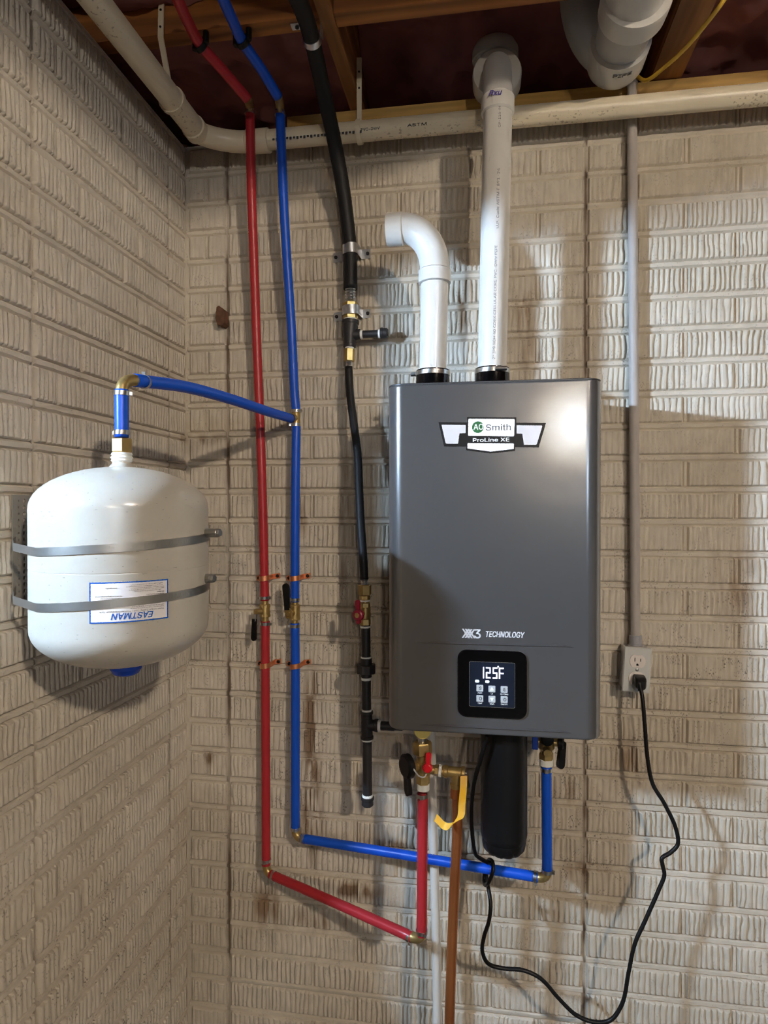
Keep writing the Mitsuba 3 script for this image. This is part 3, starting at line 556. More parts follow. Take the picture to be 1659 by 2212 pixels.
part(hot, 'tube', hose([(0.6328, -0.2300, 0.5471), (0.6338, -0.2300, 0.7040), (0.6347, -0.2300, 0.8448)], R, 6), 'mat_red', True)
HT = [(0.2314, -0.1718, 2.3740), (0.1988, -0.2382, 2.4000), (0.1740, -0.2906, 2.4180), (0.1749, -0.3542, 2.4220), (0.1860, -0.4396, 2.4220), (0.2060, -0.5474, 2.4200)]
part(hot, 'tube', hose(HT, R, 6), 'mat_red', True)
def elbow(o, a, c, b, r=0.0098): part(o, 'elbow', [sweep(bend(a, c, b, 10), r, 22)], 'mat_brass', 40)
def cr(o, p, d, tab=None): part(o, 'crimp_ring', crimp(p, d, R + 0.0002, tab), 'mat_steel', 30)
elbow(hot, (0.2393, -0.0470, 0.5370), (0.2256, -0.0420, 0.5388), (0.2256, -0.0420, 0.5596))
elbow(hot, (0.6092, -0.2210, 0.5358), (0.6329, -0.2310, 0.5341), (0.6328, -0.2300, 0.5511), 0.0105)
elbow(hot, (0.2098, -0.1000, 2.3944), (0.2099, -0.1000, 2.4141), (0.2299, -0.1738, 2.3750))
dn, rt = A(0, 0, 1), unit(A(0.86, -0.5, 0))
cr(hot, (0.2256, -0.0420, 0.5689), dn, (0, -1, 0)); cr(hot, (0.2486, -0.0500, 0.5361), rt, (0, -.5, -1)); cr(hot, (0.6070, -0.2190, 0.5342), rt, (0, -.2, -1)); cr(hot, (0.6328, -0.2300, 0.5550), dn, (0.6, -1, 0))
cr(hot, (0.2098, -0.1000, 2.3878), dn, (1, -1, 0)); cr(hot, (0.6338, -0.2300, 0.8428), dn, (0, -1, 0)); cr(hot, (0.2184, -0.0310, 1.2221), dn, (1, -.2, 0)); cr(hot, (0.2210, -0.0320, 1.1574), dn, (1, -.2, 0))
cold = thing('cold_water_line', 'blue plastic water tubing from the ceiling down the wall to the heater and tank', 'water pipe')
part(cold, 'tube', hose([(0.2843, -0.1000, 2.3873), (0.2862, -0.0860, 2.2174), (0.2894, -0.0680, 2.0588), (0.2958, -0.0520, 1.8956), (0.3003, -0.0370, 1.7174), (0.3034, -0.0360, 1.6855)], R, 6), 'mat_blue', True)
part(cold, 'tube', hose([(0.3034, -0.0360, 1.6513), (0.2998, -0.0330, 1.4662), (0.2976, -0.0310, 1.2744), (0.2975, -0.0310, 1.2134)], R, 6), 'mat_blue', True)
part(cold, 'tube', hose([(0.2977, -0.0320, 1.1606), (0.2984, -0.0310, 1.0568), (0.2995, -0.0360, 0.8118), (0.3010, -0.0420, 0.6523)], R, 6), 'mat_blue', True)
part(cold, 'tube', hose([(0.3175, -0.0460, 0.6327), (0.5180, -0.0780, 0.6353), (0.7150, -0.1140, 0.6391), (0.8789, -0.1480, 0.6447)], R, 6), 'mat_blue', True)
part(cold, 'tube', hose([(0.8968, -0.1550, 0.6603), (0.8956, -0.1550, 0.7755), (0.8945, -0.1550, 0.8896)], R, 6), 'mat_blue', True)
CT = [(0.3019, -0.1674, 2.3740), (0.2833, -0.2249, 2.4000), (0.2644, -0.2872, 2.4180), (0.2646, -0.3401, 2.4220), (0.2697, -0.4264, 2.4220), (0.2797, -0.5267, 2.4200)]
part(cold, 'tube', hose(CT, R, 6), 'mat_blue', True)
TKX, TKY, TKR = 0.177, -0.6, 0.1362
NZ = (0.1765, -0.6000, 1.6591)[2]
part(cold, 'tube', hose([(0.2947, -0.0500, 1.6655), (0.278, -0.16, 1.6655), (0.244, -0.31, 1.672), (0.214, -0.45, 1.672), (0.186, -0.575, NZ + 0.002)], R, 8), 'mat_blue', True, label='blue branch tube to the white tank')
part(cold, 'tube', hose([(TKX, TKY, NZ - 0.018), (TKX, TKY, NZ - 0.06), (TKX, TKY, NZ - 0.096)], R, 6), 'mat_blue', True, label='short blue riser above the tank')
part(cold, 'tee', [cyl((0.3034, -0.0360, 1.6878), (0.3034, -0.0360, 1.6490), 0.0096), cyl((0.3034, -0.0360, 1.6684), (0.2941, -0.0520, 1.6653), 0.0096)], 'mat_brass')
elbow(cold, (TKX, TKY, NZ - 0.02), (TKX, TKY, NZ + 0.003), (0.187, -0.572, NZ + 0.002))
elbow(cold, (0.3175, -0.0460, 0.6327), (0.3009, -0.0420, 0.6328), (0.3010, -0.0420, 0.6535)); elbow(cold, (0.8779, -0.1480, 0.6446), (0.8968, -0.1550, 0.6463), (0.8968, -0.1550, 0.6613), 0.0105)
elbow(cold, (0.2843, -0.1000, 2.3851), (0.2843, -0.1000, 2.4069), (0.3014, -0.1692, 2.3750))
tb = A(-0.06, 0.6, 0.006)
for p, d, tab in (((0.3034, -0.0360, 1.6855), dn, (1, -.3, 0)), ((0.3022, -0.0360, 1.6513), dn, (-1, -.4, 0)), ((0.3010, -0.0420, 0.6546), dn, (0.4, -1, 0)), ((0.3236, -0.0470, 0.6326), (1, -.25, 0), (0, -1, -.3)), ((0.8730, -0.1470, 0.6446), (1, -.25, 0), (0, -.3, -1)), ((0.8968, -0.1550, 0.6644), dn, (1, -.4, 0)),
                  ((0.2842, -0.1000, 2.3786), dn, (1, -1, 0)), ((0.8945, -0.1550, 0.8836), dn, (0, -1, 0)), ((0.2975, -0.0310, 1.2192), dn, (0, -1, 0)), ((0.2977, -0.0320, 1.1537), dn, (-1, -.3, 0)), ((TKX, TKY, NZ - 0.024), dn, (1, 0.5, 0)), ((TKX, TKY, NZ - 0.088), dn, (-1, .2, 0)), ((0.191, -0.555, NZ + 0.003), (-0.2, 1, 0), (0, 0, 1))):
    cr(cold, p, d, tab)
for pts, c, l in ((HT, 'red', 'black pipe clip holding the red tube under the board'), (CT, 'blue', 'black pipe clip holding the blue tube under the board')):
    c_ = np.asarray(pts[2]); d = unit(np.asarray(pts[2]) - np.asarray(pts[1])); x_ = unit(np.cross(d, A(0, 0, 1)))
    solo('pipe_clip', [ring(c_, d, R + 0.0003, 0.011, 0.0035), cyl(c_ + x_ * 0.016 + A(0, 0, -0.004), c_ + x_ * 0.016 + A(0, 0, 0.022), 0.007), cyl(c_ - x_ * 0.016 + A(0, 0, -0.002), c_ - x_ * 0.016 + A(0, 0, 0.022), 0.006)], 'mat_black', l, 'pipe clip')

def strap(c, r, m, label, w=0.009, tabL=0.016, tabR=0.016, cat='pipe clamp', screwr=0.0042, tilt=0.0):
    """a half band over an upright tube, with screwed ears on the wall"""
    t = thing('pipe_clamp', label, cat); x, y, z = c
    a = np.linspace(-8, 188, 22); pts = [(x + (r + 0.0022) * math.cos(math.radians(q)), y - (r + 0.0022) * math.sin(math.radians(q))) for q in a]
    back = -0.0012
    pts = [(x + r + tabR + 0.004, back), (x + r + 0.0045, back)] + pts + [(x - r - 0.0045, back), (x - r - tabL - 0.004, back)]
    pts = np.array(pts); tn = np.gradient(pts, axis=0); tn /= np.linalg.norm(tn, axis=1, keepdims=True); nn = np.stack([-tn[:, 1], tn[:, 0]], 1)
    th = 0.0012; rings = []
    for (px, py), (nx, ny) in zip(pts, nn):
        dz = tilt * (px - x)
        rings.append([(px, py, z - w / 2 + dz), (px, py, z + w / 2 + dz), (px - nx * th, py - ny * th, z + w / 2 + dz), (px - nx * th, py - ny * th, z - w / 2 + dz)])
    part(t, 'band', loft(rings), m, 25)
    for s, tb_ in ((1, tabR), (-1, tabL)):
        px = x + s * (r + tb_ - 0.003); part(t, 'screw', lathe((px, -0.001, z + tilt * (px - x)), (0, -1, 0), [(0, screwr), (0.003, screwr), (0.0052, screwr * 0.6), (0.0056, 0)], 18), 'mat_screw')
for c, l in (((0.2185, -0.0310, 1.2708), 'copper clamp above the red pipe valve'), ((0.2205, -0.0310, 1.0527), 'copper clamp on the red pipe below its valve'), ((0.2976, -0.0310, 1.2721), 'copper clamp above the blue pipe valve'), ((0.2984, -0.0310, 1.0545), 'copper clamp on the blue pipe below its valve')):
    strap(c, R + 0.0005, 'mat_copper_strap', l, w=0.0125, tilt=0.12)

def lever(c, d, up, L, w, label=None): pass
# ball valves on the two lines
v1 = thing('shutoff_valve', 'brass ball valve on the red pipe with its black lever hanging down', 'valve')
a, b = (0.2196, -0.0310, 1.2151), (0.2211, -0.0320, 1.1632); c = along(a, b, .5)
part(v1, 'body', [cyl(a, b, 0.0085), cyl(along(a, b, .2), along(a, b, .8), 0.0122), hexp(along(a, b, .18), along(a, b, .36), 0.0135), hexp(along(a, b, .64), along(a, b, .8), 0.0135)], 'mat_brass')
sd = unit(A(-0.75, -0.66, 0)); s1 = c + sd * 0.026
part(v1, 'stem', [cyl(c, s1, 0.0068), hexp(s1 - sd * 0.006, s1 + sd * 0.002, 0.0075)], 'mat_brass')
def plate(p, q, w, th, nrm, r=0.004):
    """a flat handle from p to q, rounded at the far end"""
    p, q = np.asarray(p, float), np.asarray(q, float); d = unit(q - p); nrm = unit(np.asarray(nrm, float) - d * (np.asarray(nrm, float) @ d)); s = np.cross(d, nrm); L = np.linalg.norm(q - p)
    o = [(0, -w / 2 * .8), (L - w / 2, -w / 2)] + [(L - w / 2 + w / 2 * math.sin(math.radians(t)), -w / 2 * math.cos(math.radians(t))) for t in np.linspace(15, 165, 8)] + [(L - w / 2, w / 2), (0, w / 2 * .8)]
    rings = []
    for h, i in ((-th / 2, 0.8), (-th / 2 + th * .15, 1), (th / 2 - th * .15, 1), (th / 2, 0.8)): rings.append([p + d * (L / 2 + (u - L / 2) * (0.99 if i < 1 else 1)) + s * vv * (0.9 if i < 1 else 1) + nrm * h for u, vv in o])
    return loft(rings)
part(v1, 'handle_arm', plate(s1 + A(0, 0, 0.006), s1 + A(-0.002, 0, -0.028), 0.012, 0.0025, sd), 'mat_band', 25)
part(v1, 'handle', plate(s1 + A(-0.002, 0, -0.018), s1 + A(-0.003, -0.002, -0.072), 0.0140, 0.007, (-0.25, -1, 0)), 'mat_black', 30, label='black lever')
v2 = thing('shutoff_valve', 'brass ball valve on the blue pipe with its black lever pointing up', 'valve')
a, b = (0.2975, -0.0310, 1.2134), (0.2977, -0.0320, 1.1606); c = along(a, b, .5)
part(v2, 'body', [cyl(a, b, 0.0085), cyl(along(a, b, .15), along(a, b, .8), 0.0128), hexp(along(a, b, .66), along(a, b, .85), 0.0135), hexp(along(a, b, .12), along(a, b, .3), 0.0132)], 'mat_brass')
sd = unit(A(-0.22, -0.97, 0)); s1 = c + sd * 0.030
part(v2, 'stem', [cyl(c, s1, 0.0068)], 'mat_brass')
part(v2, 'stem_plate', plate(s1 + A(0.001, 0, -0.010), s1 + A(-0.001, 0, 0.016), 0.021, 0.0022, sd), 'mat_brass', 25)
part(v2, 'nut', hexp(s1, s1 + sd * 0.005, 0.0055), 'mat_brass')
part(v2, 'handle', plate(s1 + A(-0.004, 0.002, 0.010), s1 + A(-0.009, 0.004, 0.075), 0.0175, 0.007, (-0.1, -1, 0)), 'mat_black', 30, label='black lever with pale lettering')

# ------------------------------------------------------------------ expansion tank
tank = thing('expansion_tank', 'cream white round expansion tank strapped to the left wall', 'tank')
TZ0, TZ1 = 1.1915, 1.5150
h = TZ1 - TZ0; n = 14; prof = [(0, 0.02)]
pr = lambda t: TKR * (1 - (1 - t) ** 2.4) ** 0.5
cap = 0.068
prof = [(0, 0.0001)] + [(cap * (1 - math.cos(q)), TKR * math.sin(q)) for q in np.linspace(0.1, math.pi / 2, n)]
mid = h * 0.50
prof += [(mid - 0.0014, TKR), (mid, TKR - 0.0006), (mid + 0.0014, TKR)]
prof += [(h - t, r) for t, r in reversed(prof[:n + 1])]
part(tank, 'shell', lathe((TKX, TKY, TZ0), (0, 0, 1), prof, 72), 'mat_tank', 40)
part(tank, 'neck', lathe((TKX, TKY, TZ1 - 0.006), (0, 0, 1), [(0, 0.024), (0.008, 0.018), (0.012, 0.0148), (0.020, 0.0148)], 32), 'mat_tank')
tp = [lathe((TKX, TKY, TZ1 + 0.008 + 0.005 * i), (0, 0, 1), [(0, 0.0150 + 0.0012 * (i % 2)), (0.0018, 0.0172 + 0.001 * (i % 2)), (0.004, 0.0160), (0.0052, 0.0155)], 24) for i in range(3)]
part(tank, 'thread_tape', tp, 'mat_tape', label='white thread tape wound around the neck')
part(tank, 'adapter', hexp((TKX, TKY, TZ1 + 0.0235), (TKX, TKY, NZ - 0.098), 0.0172, 0.55), 'mat_brass', 20, label='brass hex adapter')
part(tank, 'bottom_cap', lathe((TKX + 0.006, TKY, TZ0 + 0.006), (0, 0, -1), [(0, 0.026), (0.012, 0.025), (0.02, 0.020), (0.023, 0.014), (0.0235, 0)], 20), 'mat_blue_plastic', 25, label='blue cap under the tank')
def wrap(ang0, z, pts_u, pts_z, rr):
    a = np.radians(ang0) + np.asarray(pts_u) / TKR; return np.stack([TKX + rr * np.cos(a), TKY + rr * np.sin(a), z + np.asarray(pts_z)], 1)
LA0, LA1, LZ0, LZ1 = (-77.61, -31.35, 1.2828, 1.3416)
def patch(a0, a1, z0, z1, rr, n=24):
    a = np.radians(np.linspace(a0, a1, n)); v = []
    for q in (rr - 0.0006, rr): v += [(TKX + q * math.cos(t), TKY + q * math.sin(t), z) for z in (z0, z1) for t in a]
    f = []
    for o in (0, 2 * n):
        for i in range(n - 1): f += [[o + i, o + i + 1, o + n + i + 1], [o + i, o + n + i + 1, o + n + i]]
    return tm(v, f)
lb = part(tank, 'label', patch(LA0, LA1, LZ0, LZ1, TKR + 0.0007), 'mat_paper', False, label='white sticker with a blue border, upside down')
bw = 0.9
part(lb, 'border', [patch(LA0, LA1, LZ1 - 0.0018, LZ1, TKR + 0.001), patch(LA0, LA1, LZ0, LZ0 + 0.0018, TKR + 0.001), patch(LA0, LA0 + bw * 0.8, LZ0, LZ1, TKR + 0.001), patch(LA1 - bw * 0.8, LA1, LZ0, LZ1, TKR + 0.001)], 'mat_blue_print', False)
def tank_text(s, hgt, a_right, z_top, wid_deg, rr, bold, slant=0.0):
    """upside-down lettering: starts at the right and reads leftward; z_top = its baseline"""
    m = meshkit.text_mesh(s, hgt, 0.0003, bold); v = m.vertices.copy(); v[:, 0] += slant * v[:, 1]; v[:, 0] *= np.radians(wid_deg) * TKR / v[:, 0].max()
    a = np.radians(a_right) - v[:, 0] / TKR; r_ = rr + v[:, 2]
    m.vertices = np.stack([TKX + r_ * np.cos(a), TKY + r_ * np.sin(a), z_top - v[:, 1]], 1); return m
RR = TKR + 0.0008; sp = LA1 - LA0; lh = LZ1 - LZ0
part(lb, 'lettering', tank_text('EASTMAN', lh * 0.145, LA1 - sp * 0.20, LZ0 + lh * 0.225, sp * 0.54, RR, True, 0.25), 'mat_blue_print', False)
tx = [tank_text('Water Heater Safety Tank / Thermal Expansion Tank', lh * 0.035, LA1 - sp * 0.06, LZ0 + lh * 0.285, sp * 0.82, RR, False)]
for i, (w0, w1, zf) in enumerate(((.06, .5, .34), (.06, .48, .38), (.06, .30, .66), (.06, .16, .71), (.1, .45, .76), (.06, .52, .80), (.06, .50, .84), (.08, .55, .88), (.08, .5, .92))):
    tx.append(tank_text('Relief volume and capacity at working pressure', lh * 0.022, LA1 - sp * w0, LZ0 + lh * zf, sp * (w1 - w0), RR, False))
for w0, w1, zf in ((.60, .93, .66), (.62, .86, .61), (.66, .80, .86)): tx.append(tank_text('Maximum working pressure 150 psi', lh * 0.024, LA1 - sp * w0, LZ0 + lh * zf, sp * (w1 - w0), RR, False))
part(lb, 'lettering', tx, 'mat_ink', False)

br = thing('tank_bracket', 'perforated steel bracket with two bands holding the white tank', 'bracket')
pz0, pz1 = (0.0300, -0.6450, 1.2884)[2], (0.0300, -0.6436, 1.4697)[2]
holes = []
g = Polygon([(-0.036, pz0), (0.036, pz0), (0.036, pz1), (-0.036, pz1)])
for i in range(16):
    z = pz0 + 0.010 + i * (pz1 - pz0 - 0.02) / 15
    for u, r in ((-0.0225, 0.0019), (-0.0095, 0.0036), (0.0095, 0.0036), (0.0225, 0.0019)): g = g.difference(shapely.Point(u, z).buffer(r, 5))
m = trimesh.creation.extrude_polygon(g, 0.0025, engine='earcut'); v = m.vertices.copy(); m.vertices = np.stack([0.0005 + v[:, 2], TKY + 0.005 + v[:, 0], v[:, 1]], 1)
part(br, 'back_plate', m, 'mat_bracket', False)
def tband(zl, zf, zr):
    """a worm-drive band: runs around the front of the tank from the plate to its far side"""
    a = np.radians(np.linspace(-118, 40, 60)); z = np.interp(np.degrees(a), [-118, -60, 0, 40], [zl, zf, zr, zr + 0.002]); w = 0.0062; rings = []
    pts = [(0.0045, TKY - 0.026, zl + 0.012), (0.022, TKY - 0.055, zl + 0.009), (0.05, TKY - 0.088, zl + 0.005)] + [(TKX + (TKR + 0.001) * math.cos(t), TKY + (TKR + 0.001) * math.sin(t), q) for t, q in zip(a, z)] + [(0.16, TKY + 0.17, zr), (0.0145, TKY + 0.036, zr)]
    c = np.array([TKX, TKY])
    for p in pts:
        nn = unit(np.append(np.array(p[:2]) - c, 0)); p = np.array(p)
        rings.append([p + A(0, 0, w), p + A(0, 0, w) + nn * 0.001, p - A(0, 0, w) + nn * 0.001, p - A(0, 0, w)])
    bd = part(br, 'band', loft(rings), 'mat_band', 25)
    m = []
    for i in range(46):
        t = math.radians(-66 + i * 1.15); z_ = np.interp(math.degrees(t), [-118, -60, 0, 40], [zl, zf, zr, zr + 0.002]); nn = A(math.cos(t), math.sin(t), 0); tt = A(-math.sin(t), math.cos(t), 0)
        b = trimesh.creation.box(extents=(0.0005, 0.0010, 0.0075)); M = np.eye(4); M[:3, 0], M[:3, 1], M[:3, 3] = nn, tt, A(TKX, TKY, z_) + nn * (TKR + 0.0021); b.apply_transform(M); m.append(b)
    part(bd, 'slot', m, 'mat_band', False, kind='stuff')
    return bd
b1 = tband((0.0300, -0.6421, 1.3953)[2] - 0.012, (0.2477, -0.7200, 1.3911)[2], (0.3159, -0.6000, 1.3990)[2])
b2 = tband((0.0300, -0.6427, 1.3178)[2] - 0.016, (0.2474, -0.7200, 1.3118)[2], (0.3180, -0.6000, 1.3172)[2])
for bd, p, L in ((b1, (0.3108, -0.5800, 1.4063), 0.038), (b2, (0.3209, -0.5800, 1.3322), 0.018)):
    p = np.asarray(p); part(bd, 'screw_housing', [cyl(p + A(-0.012, 0.006, 0), p + A(L - 0.012, -0.006, 0.001), 0.0072), hexp(p + A(L - 0.013, -0.006, 0.001), p + A(L - 0.008, -0.007, 0.001), 0.0068)], 'mat_band')

# ------------------------------------------------------------------ gas line
gh = thing('gas_hose', 'thick black jacketed gas hose from the ceiling to the upper strap', 'hose')
GP = [(0.4264, -0.5473, 2.4050), (0.4143, -0.4251, 2.4050), (0.4166, -0.3631, 2.4050), (0.4145, -0.2914, 2.4020), (0.4095, -0.1850, 2.3727), (0.4169, -0.1200, 2.3074), (0.4274, -0.0750, 2.2228), (0.4342, -0.0500, 2.1458), (0.4393, -0.0370, 2.0728), (0.4397, -0.0340, 1.9785)]
part(gh, 'jacket', hose(GP, 0.0168, 8, 24), 'mat_black_jacket', True)
part(gh, 'corrugated_end', corrugated((0.4397, -0.0340, 1.9797), (0.4397, -0.0340, 1.9437), 0.0135, 5), 'mat_steel', 30)
a, b = (0.4397, -0.0340, 1.9459), (0.4397, -0.0340, 1.9055)
part(gh, 'nut', [hexp(a, b, 0.0185, 0.2), lathe(b, A(0, 0, -1), [(0, 0.0165), (0.004, 0.0155)], 24)], 'mat_brass', 20)
t1 = thing('gas_tee', 'black iron gas tee with a capped side nipple under the thick hose', 'pipe fitting')
a, b = np.asarray((0.4401, -0.0360, 1.9026)), np.asarray((0.4381, -0.0380, 1.8371)); L = np.linalg.norm(b - a)
part(t1, 'body', [lathe(a, b - a, [(0, 0.0165), (0.001, 0.021), (0.009, 0.021), (0.011, 0.0192), (0.028, 0.0185), (0.044, 0.0148), (L - 0.008, 0.0135), (L - 0.007, 0.0150), (L, 0.0150)], 36),
                  lathe(along(a, b, .55), A(1, 0, 0.02), [(0, 0.014), (0.018, 0.0132), (0.020, 0.0125), (0.026, 0.0125)], 28)], 'mat_black_iron', 40)
s0 = along(a, b, .55); p0 = s0 + A(0.026, 0, 0)
part(t1, 'nipple', cyl(p0 - A(0.004, 0, 0), p0 + A(0.062, 0, 0.001), 0.0090), 'mat_black_iron')
each(t1, 'thread_tape', [cyl(p0 + A(-0.001, 0, 0), p0 + A(0.006, 0, 0), 0.0102), cyl(p0 + A(0.044, 0, 0), p0 + A(0.051, 0, 0), 0.0103)], 'mat_tape')
part(t1, 'cap', lathe(p0 + A(0.049, 0, 0.001), A(1, 0, 0), [(0, 0.0115), (0.001, 0.0135), (0.006, 0.0135), (0.007, 0.0125), (0.016, 0.0122), (0.019, 0.009), (0.0195, 0)], 28), 'mat_black_iron', 30)
each(t1, 'thread_tape', [cyl(a + A(0, 0, 0.004), a, 0.0166), cyl(b, b + A(0, 0, -0.005), 0.0112)], 'mat_tape')
g2 = thing('gas_hose', 'thin black jacketed gas hose from the tee down beside the heater', 'hose')
part(g2, 'nut', [hexp((0.4386, -0.0400, 1.8321), (0.4376, -0.0410, 1.8016), 0.0132, 0.2), lathe((0.4374, -0.0400, 1.8333), A(0, 0, -1), [(0, 0.0105), (0.01, 0.0118)], 6)], 'mat_brass', 20)
part(g2, 'corrugated_end', corrugated((0.4378, -0.0420, 1.8025), (0.4371, -0.0440, 1.7842), 0.0078, 4), 'mat_steel', 30)
part(g2, 'jacket', hose([(0.4371, -0.0440, 1.7876), (0.4421, -0.0520, 1.7222), (0.4555, -0.0680, 1.6420), (0.4674, -0.0830, 1.5691), (0.4737, -0.0980, 1.4868), (0.4809, -0.1130, 1.4009), (0.4885, -0.1250, 1.3270), (0.4916, -0.1300, 1.2831)], 0.0096, 8), 'mat_black_jacket', True)
part(g2, 'corrugated_end', corrugated((0.4916, -0.1300, 1.2852), (0.4927, -0.1300, 1.2683), 0.0092, 4), 'mat_steel', 30)
part(g2, 'nut', hexp((0.4927, -0.1300, 1.2714), (0.4926, -0.1300, 1.2481), 0.0152, 0.1), 'mat_brass', 20)
strap((0.4403, -0.0360, 2.0732), 0.0172, 'mat_galv', 'galvanised strap around the thick black hose above the intake pipe level', 0.024, 0.030, 0.022, 'pipe strap', 0.0042, 0.06)
strap((0.4408, -0.0340, 1.9257), 0.0190, 'mat_galv', 'galvanised strap around the brass nut of the thick gas hose', 0.022, 0.027, 0.020, 'pipe strap', 0.0042, 0.06)
# strap under the ceiling board
t = thing('pipe_clamp', 'grey strap holding the black hose under the ceiling board', 'pipe strap'); c = np.asarray(GP[3]); d = unit(np.asarray(GP[3]) - np.asarray(GP[2]))
part(t, 'band', ring(c, unit(np.asarray(GP[4]) - np.asarray(GP[2])), 0.0172, 0.014, 0.0012), 'mat_galv', 30)
each(t, 'ear', [box(c[0] + 0.019, c[0] + 0.044, -0.292, -0.274, 2.4385, 2.4402), box(c[0] - 0.046, c[0] - 0.019, -0.292, -0.274, 2.4385, 2.4402), box(c[0] + 0.0175, c[0] + 0.0195, -0.292, -0.274, 2.412, 2.4402), box(c[0] - 0.0195, c[0] - 0.0175, -0.292, -0.274, 2.412, 2.4402)], 'mat_galv', False)
for x in (c[0] + 0.036, c[0] - 0.034): part(t, 'screw', cyl((x, -0.283, 2.439), (x, -0.283, 2.435), 0.004), 'mat_screw')
gv = thing('gas_valve', 'brass gas valve with a dark red lever handle left of the heater', 'valve')
a, b = (0.4926, -0.1300, 1.2471), (0.4937, -0.1300, 1.1772)
part(gv, 'body', [cyl(a, b, 0.0095), hexp(along(a, b, 0.0), along(a, b, .14), 0.0128, .4), hexp(along(a, b, .24), along(a, b, .42), 0.0122, .2), cyl(along(a, b, .38), along(a, b, .74), 0.0128), hexp(along(a, b, .76), along(a, b, .97), 0.0125, .2)], 'mat_brass', 25)
each(gv, 'thread_tape', [cyl(along(a, b, .15), along(a, b, .2), 0.0118), cyl(b, along(a, b, 1.06), 0.0118)], 'mat_tape')
c = along(a, b, .58); sd = unit(A(-0.32, -0.95, 0)); s1 = c + sd * 0.031
part(gv, 'stem', cyl(c, s1, 0.006), 'mat_brass')
part(gv, 'handle', [lathe(s1 - sd * 0.004, sd, [(0, 0.0125), (0.001, 0.0135), (0.008, 0.0128), (0.010, 0.010)], 24), plate(s1 + A(0, 0, 0.004), s1 + A(-0.002, 0, 0.034), 0.0115, 0.008, sd), plate(s1 - A(0, 0, 0.004), s1 + A(0.001, 0, -0.020), 0.0105, 0.008, sd)], 'mat_maroon', 30, label='dark red lever')
part(gv, 'nut', hexp(s1 + sd * 0.004, s1 + sd * 0.0078, 0.0062, 0.2, 0.0006), 'mat_brass', 20)
gp = thing('gas_pipe', 'black iron gas pipe with a union and a capped drip leg left of the heater', 'pipe')
part(gp, 'nipple', cyl((0.4947, -0.1300, 1.1794), (0.4957, -0.1300, 1.1010), 0.0104), 'mat_black_iron')
a, b = (0.4957, -0.1300, 1.1042), (0.4957, -0.1300, 1.0586)
part(gp, 'union', [lathe(a, np.asarray(b) - np.asarray(a), [(0, 0.0118), (0.001, 0.0130), (0.016, 0.0130), (0.018, 0.012), (0.044, 0.0125), (0.045, 0.0105)], 28), hexp(along(a, b, .32), along(a, b, .78), 0.0225, .25, 0.0015, 8)], 'mat_black_iron', 25)
part(gp, 'nipple', cyl((0.4957, -0.1300, 1.0607), (0.4967, -0.1300, 0.9780), 0.0104), 'mat_black_iron')
tz = (0.4967, -0.1300, 0.9504); a, b = (0.4967, -0.1300, 0.9823), (0.4977, -0.1300, 0.9186); L = np.linalg.norm(np.asarray(b) - np.asarray(a))
part(gp, 'tee', [lathe(a, np.asarray(b) - np.asarray(a), [(0, 0.0118), (0.0005, 0.0146), (0.006, 0.0146), (0.008, 0.0130), (L - 0.008, 0.0130), (L - 0.006, 0.0146), (L - 0.0005, 0.0146), (L, 0.0118)], 30), lathe(tz, A(1, 0, 0), [(0, 0.013), (0.018, 0.0128), (0.020, 0.0146), (0.026, 0.0146), (0.0265, 0.0118)], 30)], 'mat_black_iron', 30)
part(gp, 'side_nipple', cyl(np.asarray(tz) + A(0.022, 0, 0), (HX0 - 0.009, tz[1], tz[2]), 0.0102), 'mat_black_iron')
part(gp, 'drip_leg', cyl((0.4977, -0.1300, 0.9207), (0.4987, -0.1300, 0.7805), 0.0106), 'mat_black_iron')
part(gp, 'cap', lathe((0.4987, -0.1300, 0.7858), A(0, 0, -1), [(0, 0.0122), (0.001, 0.0148), (0.006, 0.0148), (0.008, 0.0136), (0.018, 0.0136), (0.021, 0.011), (0.0215, 0)], 28), 'mat_black_iron', 30)
each(gp, 'thread_tape', [cyl((0.4957, -0.1300, 1.1074), (0.4957, -0.1300, 1.1021), 0.0122), cyl((0.4957, -0.1300, 1.0597), (0.4957, -0.1300, 1.0533), 0.0116), cyl((0.4967, -0.1300, 0.9865), (0.4967, -0.1300, 0.9812), 0.0115), cyl((0.4977, -0.1300, 0.9207), (0.4977, -0.1300, 0.9144), 0.0125), cyl((0.4987, -0.1300, 0.7911), (0.4987, -0.1300, 0.7848), 0.0122), cyl(np.asarray(tz) + A(0.026, 0, 0), np.asarray(tz) + A(0.033, 0, 0), 0.0120)], 'mat_tape', label='white thread tape at the joints')

# ------------------------------------------------------------------ under the heater
hv = thing('isolation_valve', 'brass hot side valve with a black lever and a red handle under the heater', 'valve')
c0, c1, c2 = np.asarray((0.6333, -0.2250, 0.9522)), np.asarray((0.6343, -0.2250, 0.9288)), np.asarray((0.6355, -0.2280, 0.8596))
part(hv, 'outlet_stub', cyl((c0[0], c0[1], HZ0 - 0.0005), c0 - A(0, 0, 0.004), 0.0095), 'mat_steel')
part(hv, 'union_nut', hexp(c0 + A(0, 0, 0.002), c1 - A(0, 0, 0.002), 0.0205, 0.25, 0.003), 'mat_brass', 20)
part(hv, 'body', [cyl(c1 + A(0, 0, 0.004), c2 + A(0, 0, 0.018), 0.0125), lathe(c1 + A(0, 0, -0.012), A(0, 0, -1), [(0, 0.010), (0.004, 0.0165), (0.03, 0.0165), (0.036, 0.0125)], 28), hexp(c2 + A(0, 0, 0.026), c2 + A(0, 0, 0.007), 0.0145, 0.2)], 'mat_brass', 25)
part(hv, 'thread_tape', cyl(c2 + A(0, 0, 0.008), c2 + A(0, 0, -0.006), 0.0133), 'mat_tape')
vc = c1 + A(0, 0, -0.030); ld = unit(A(-0.80, -0.6, 0)); hc = np.asarray((0.6058, -0.2500, 0.9106))
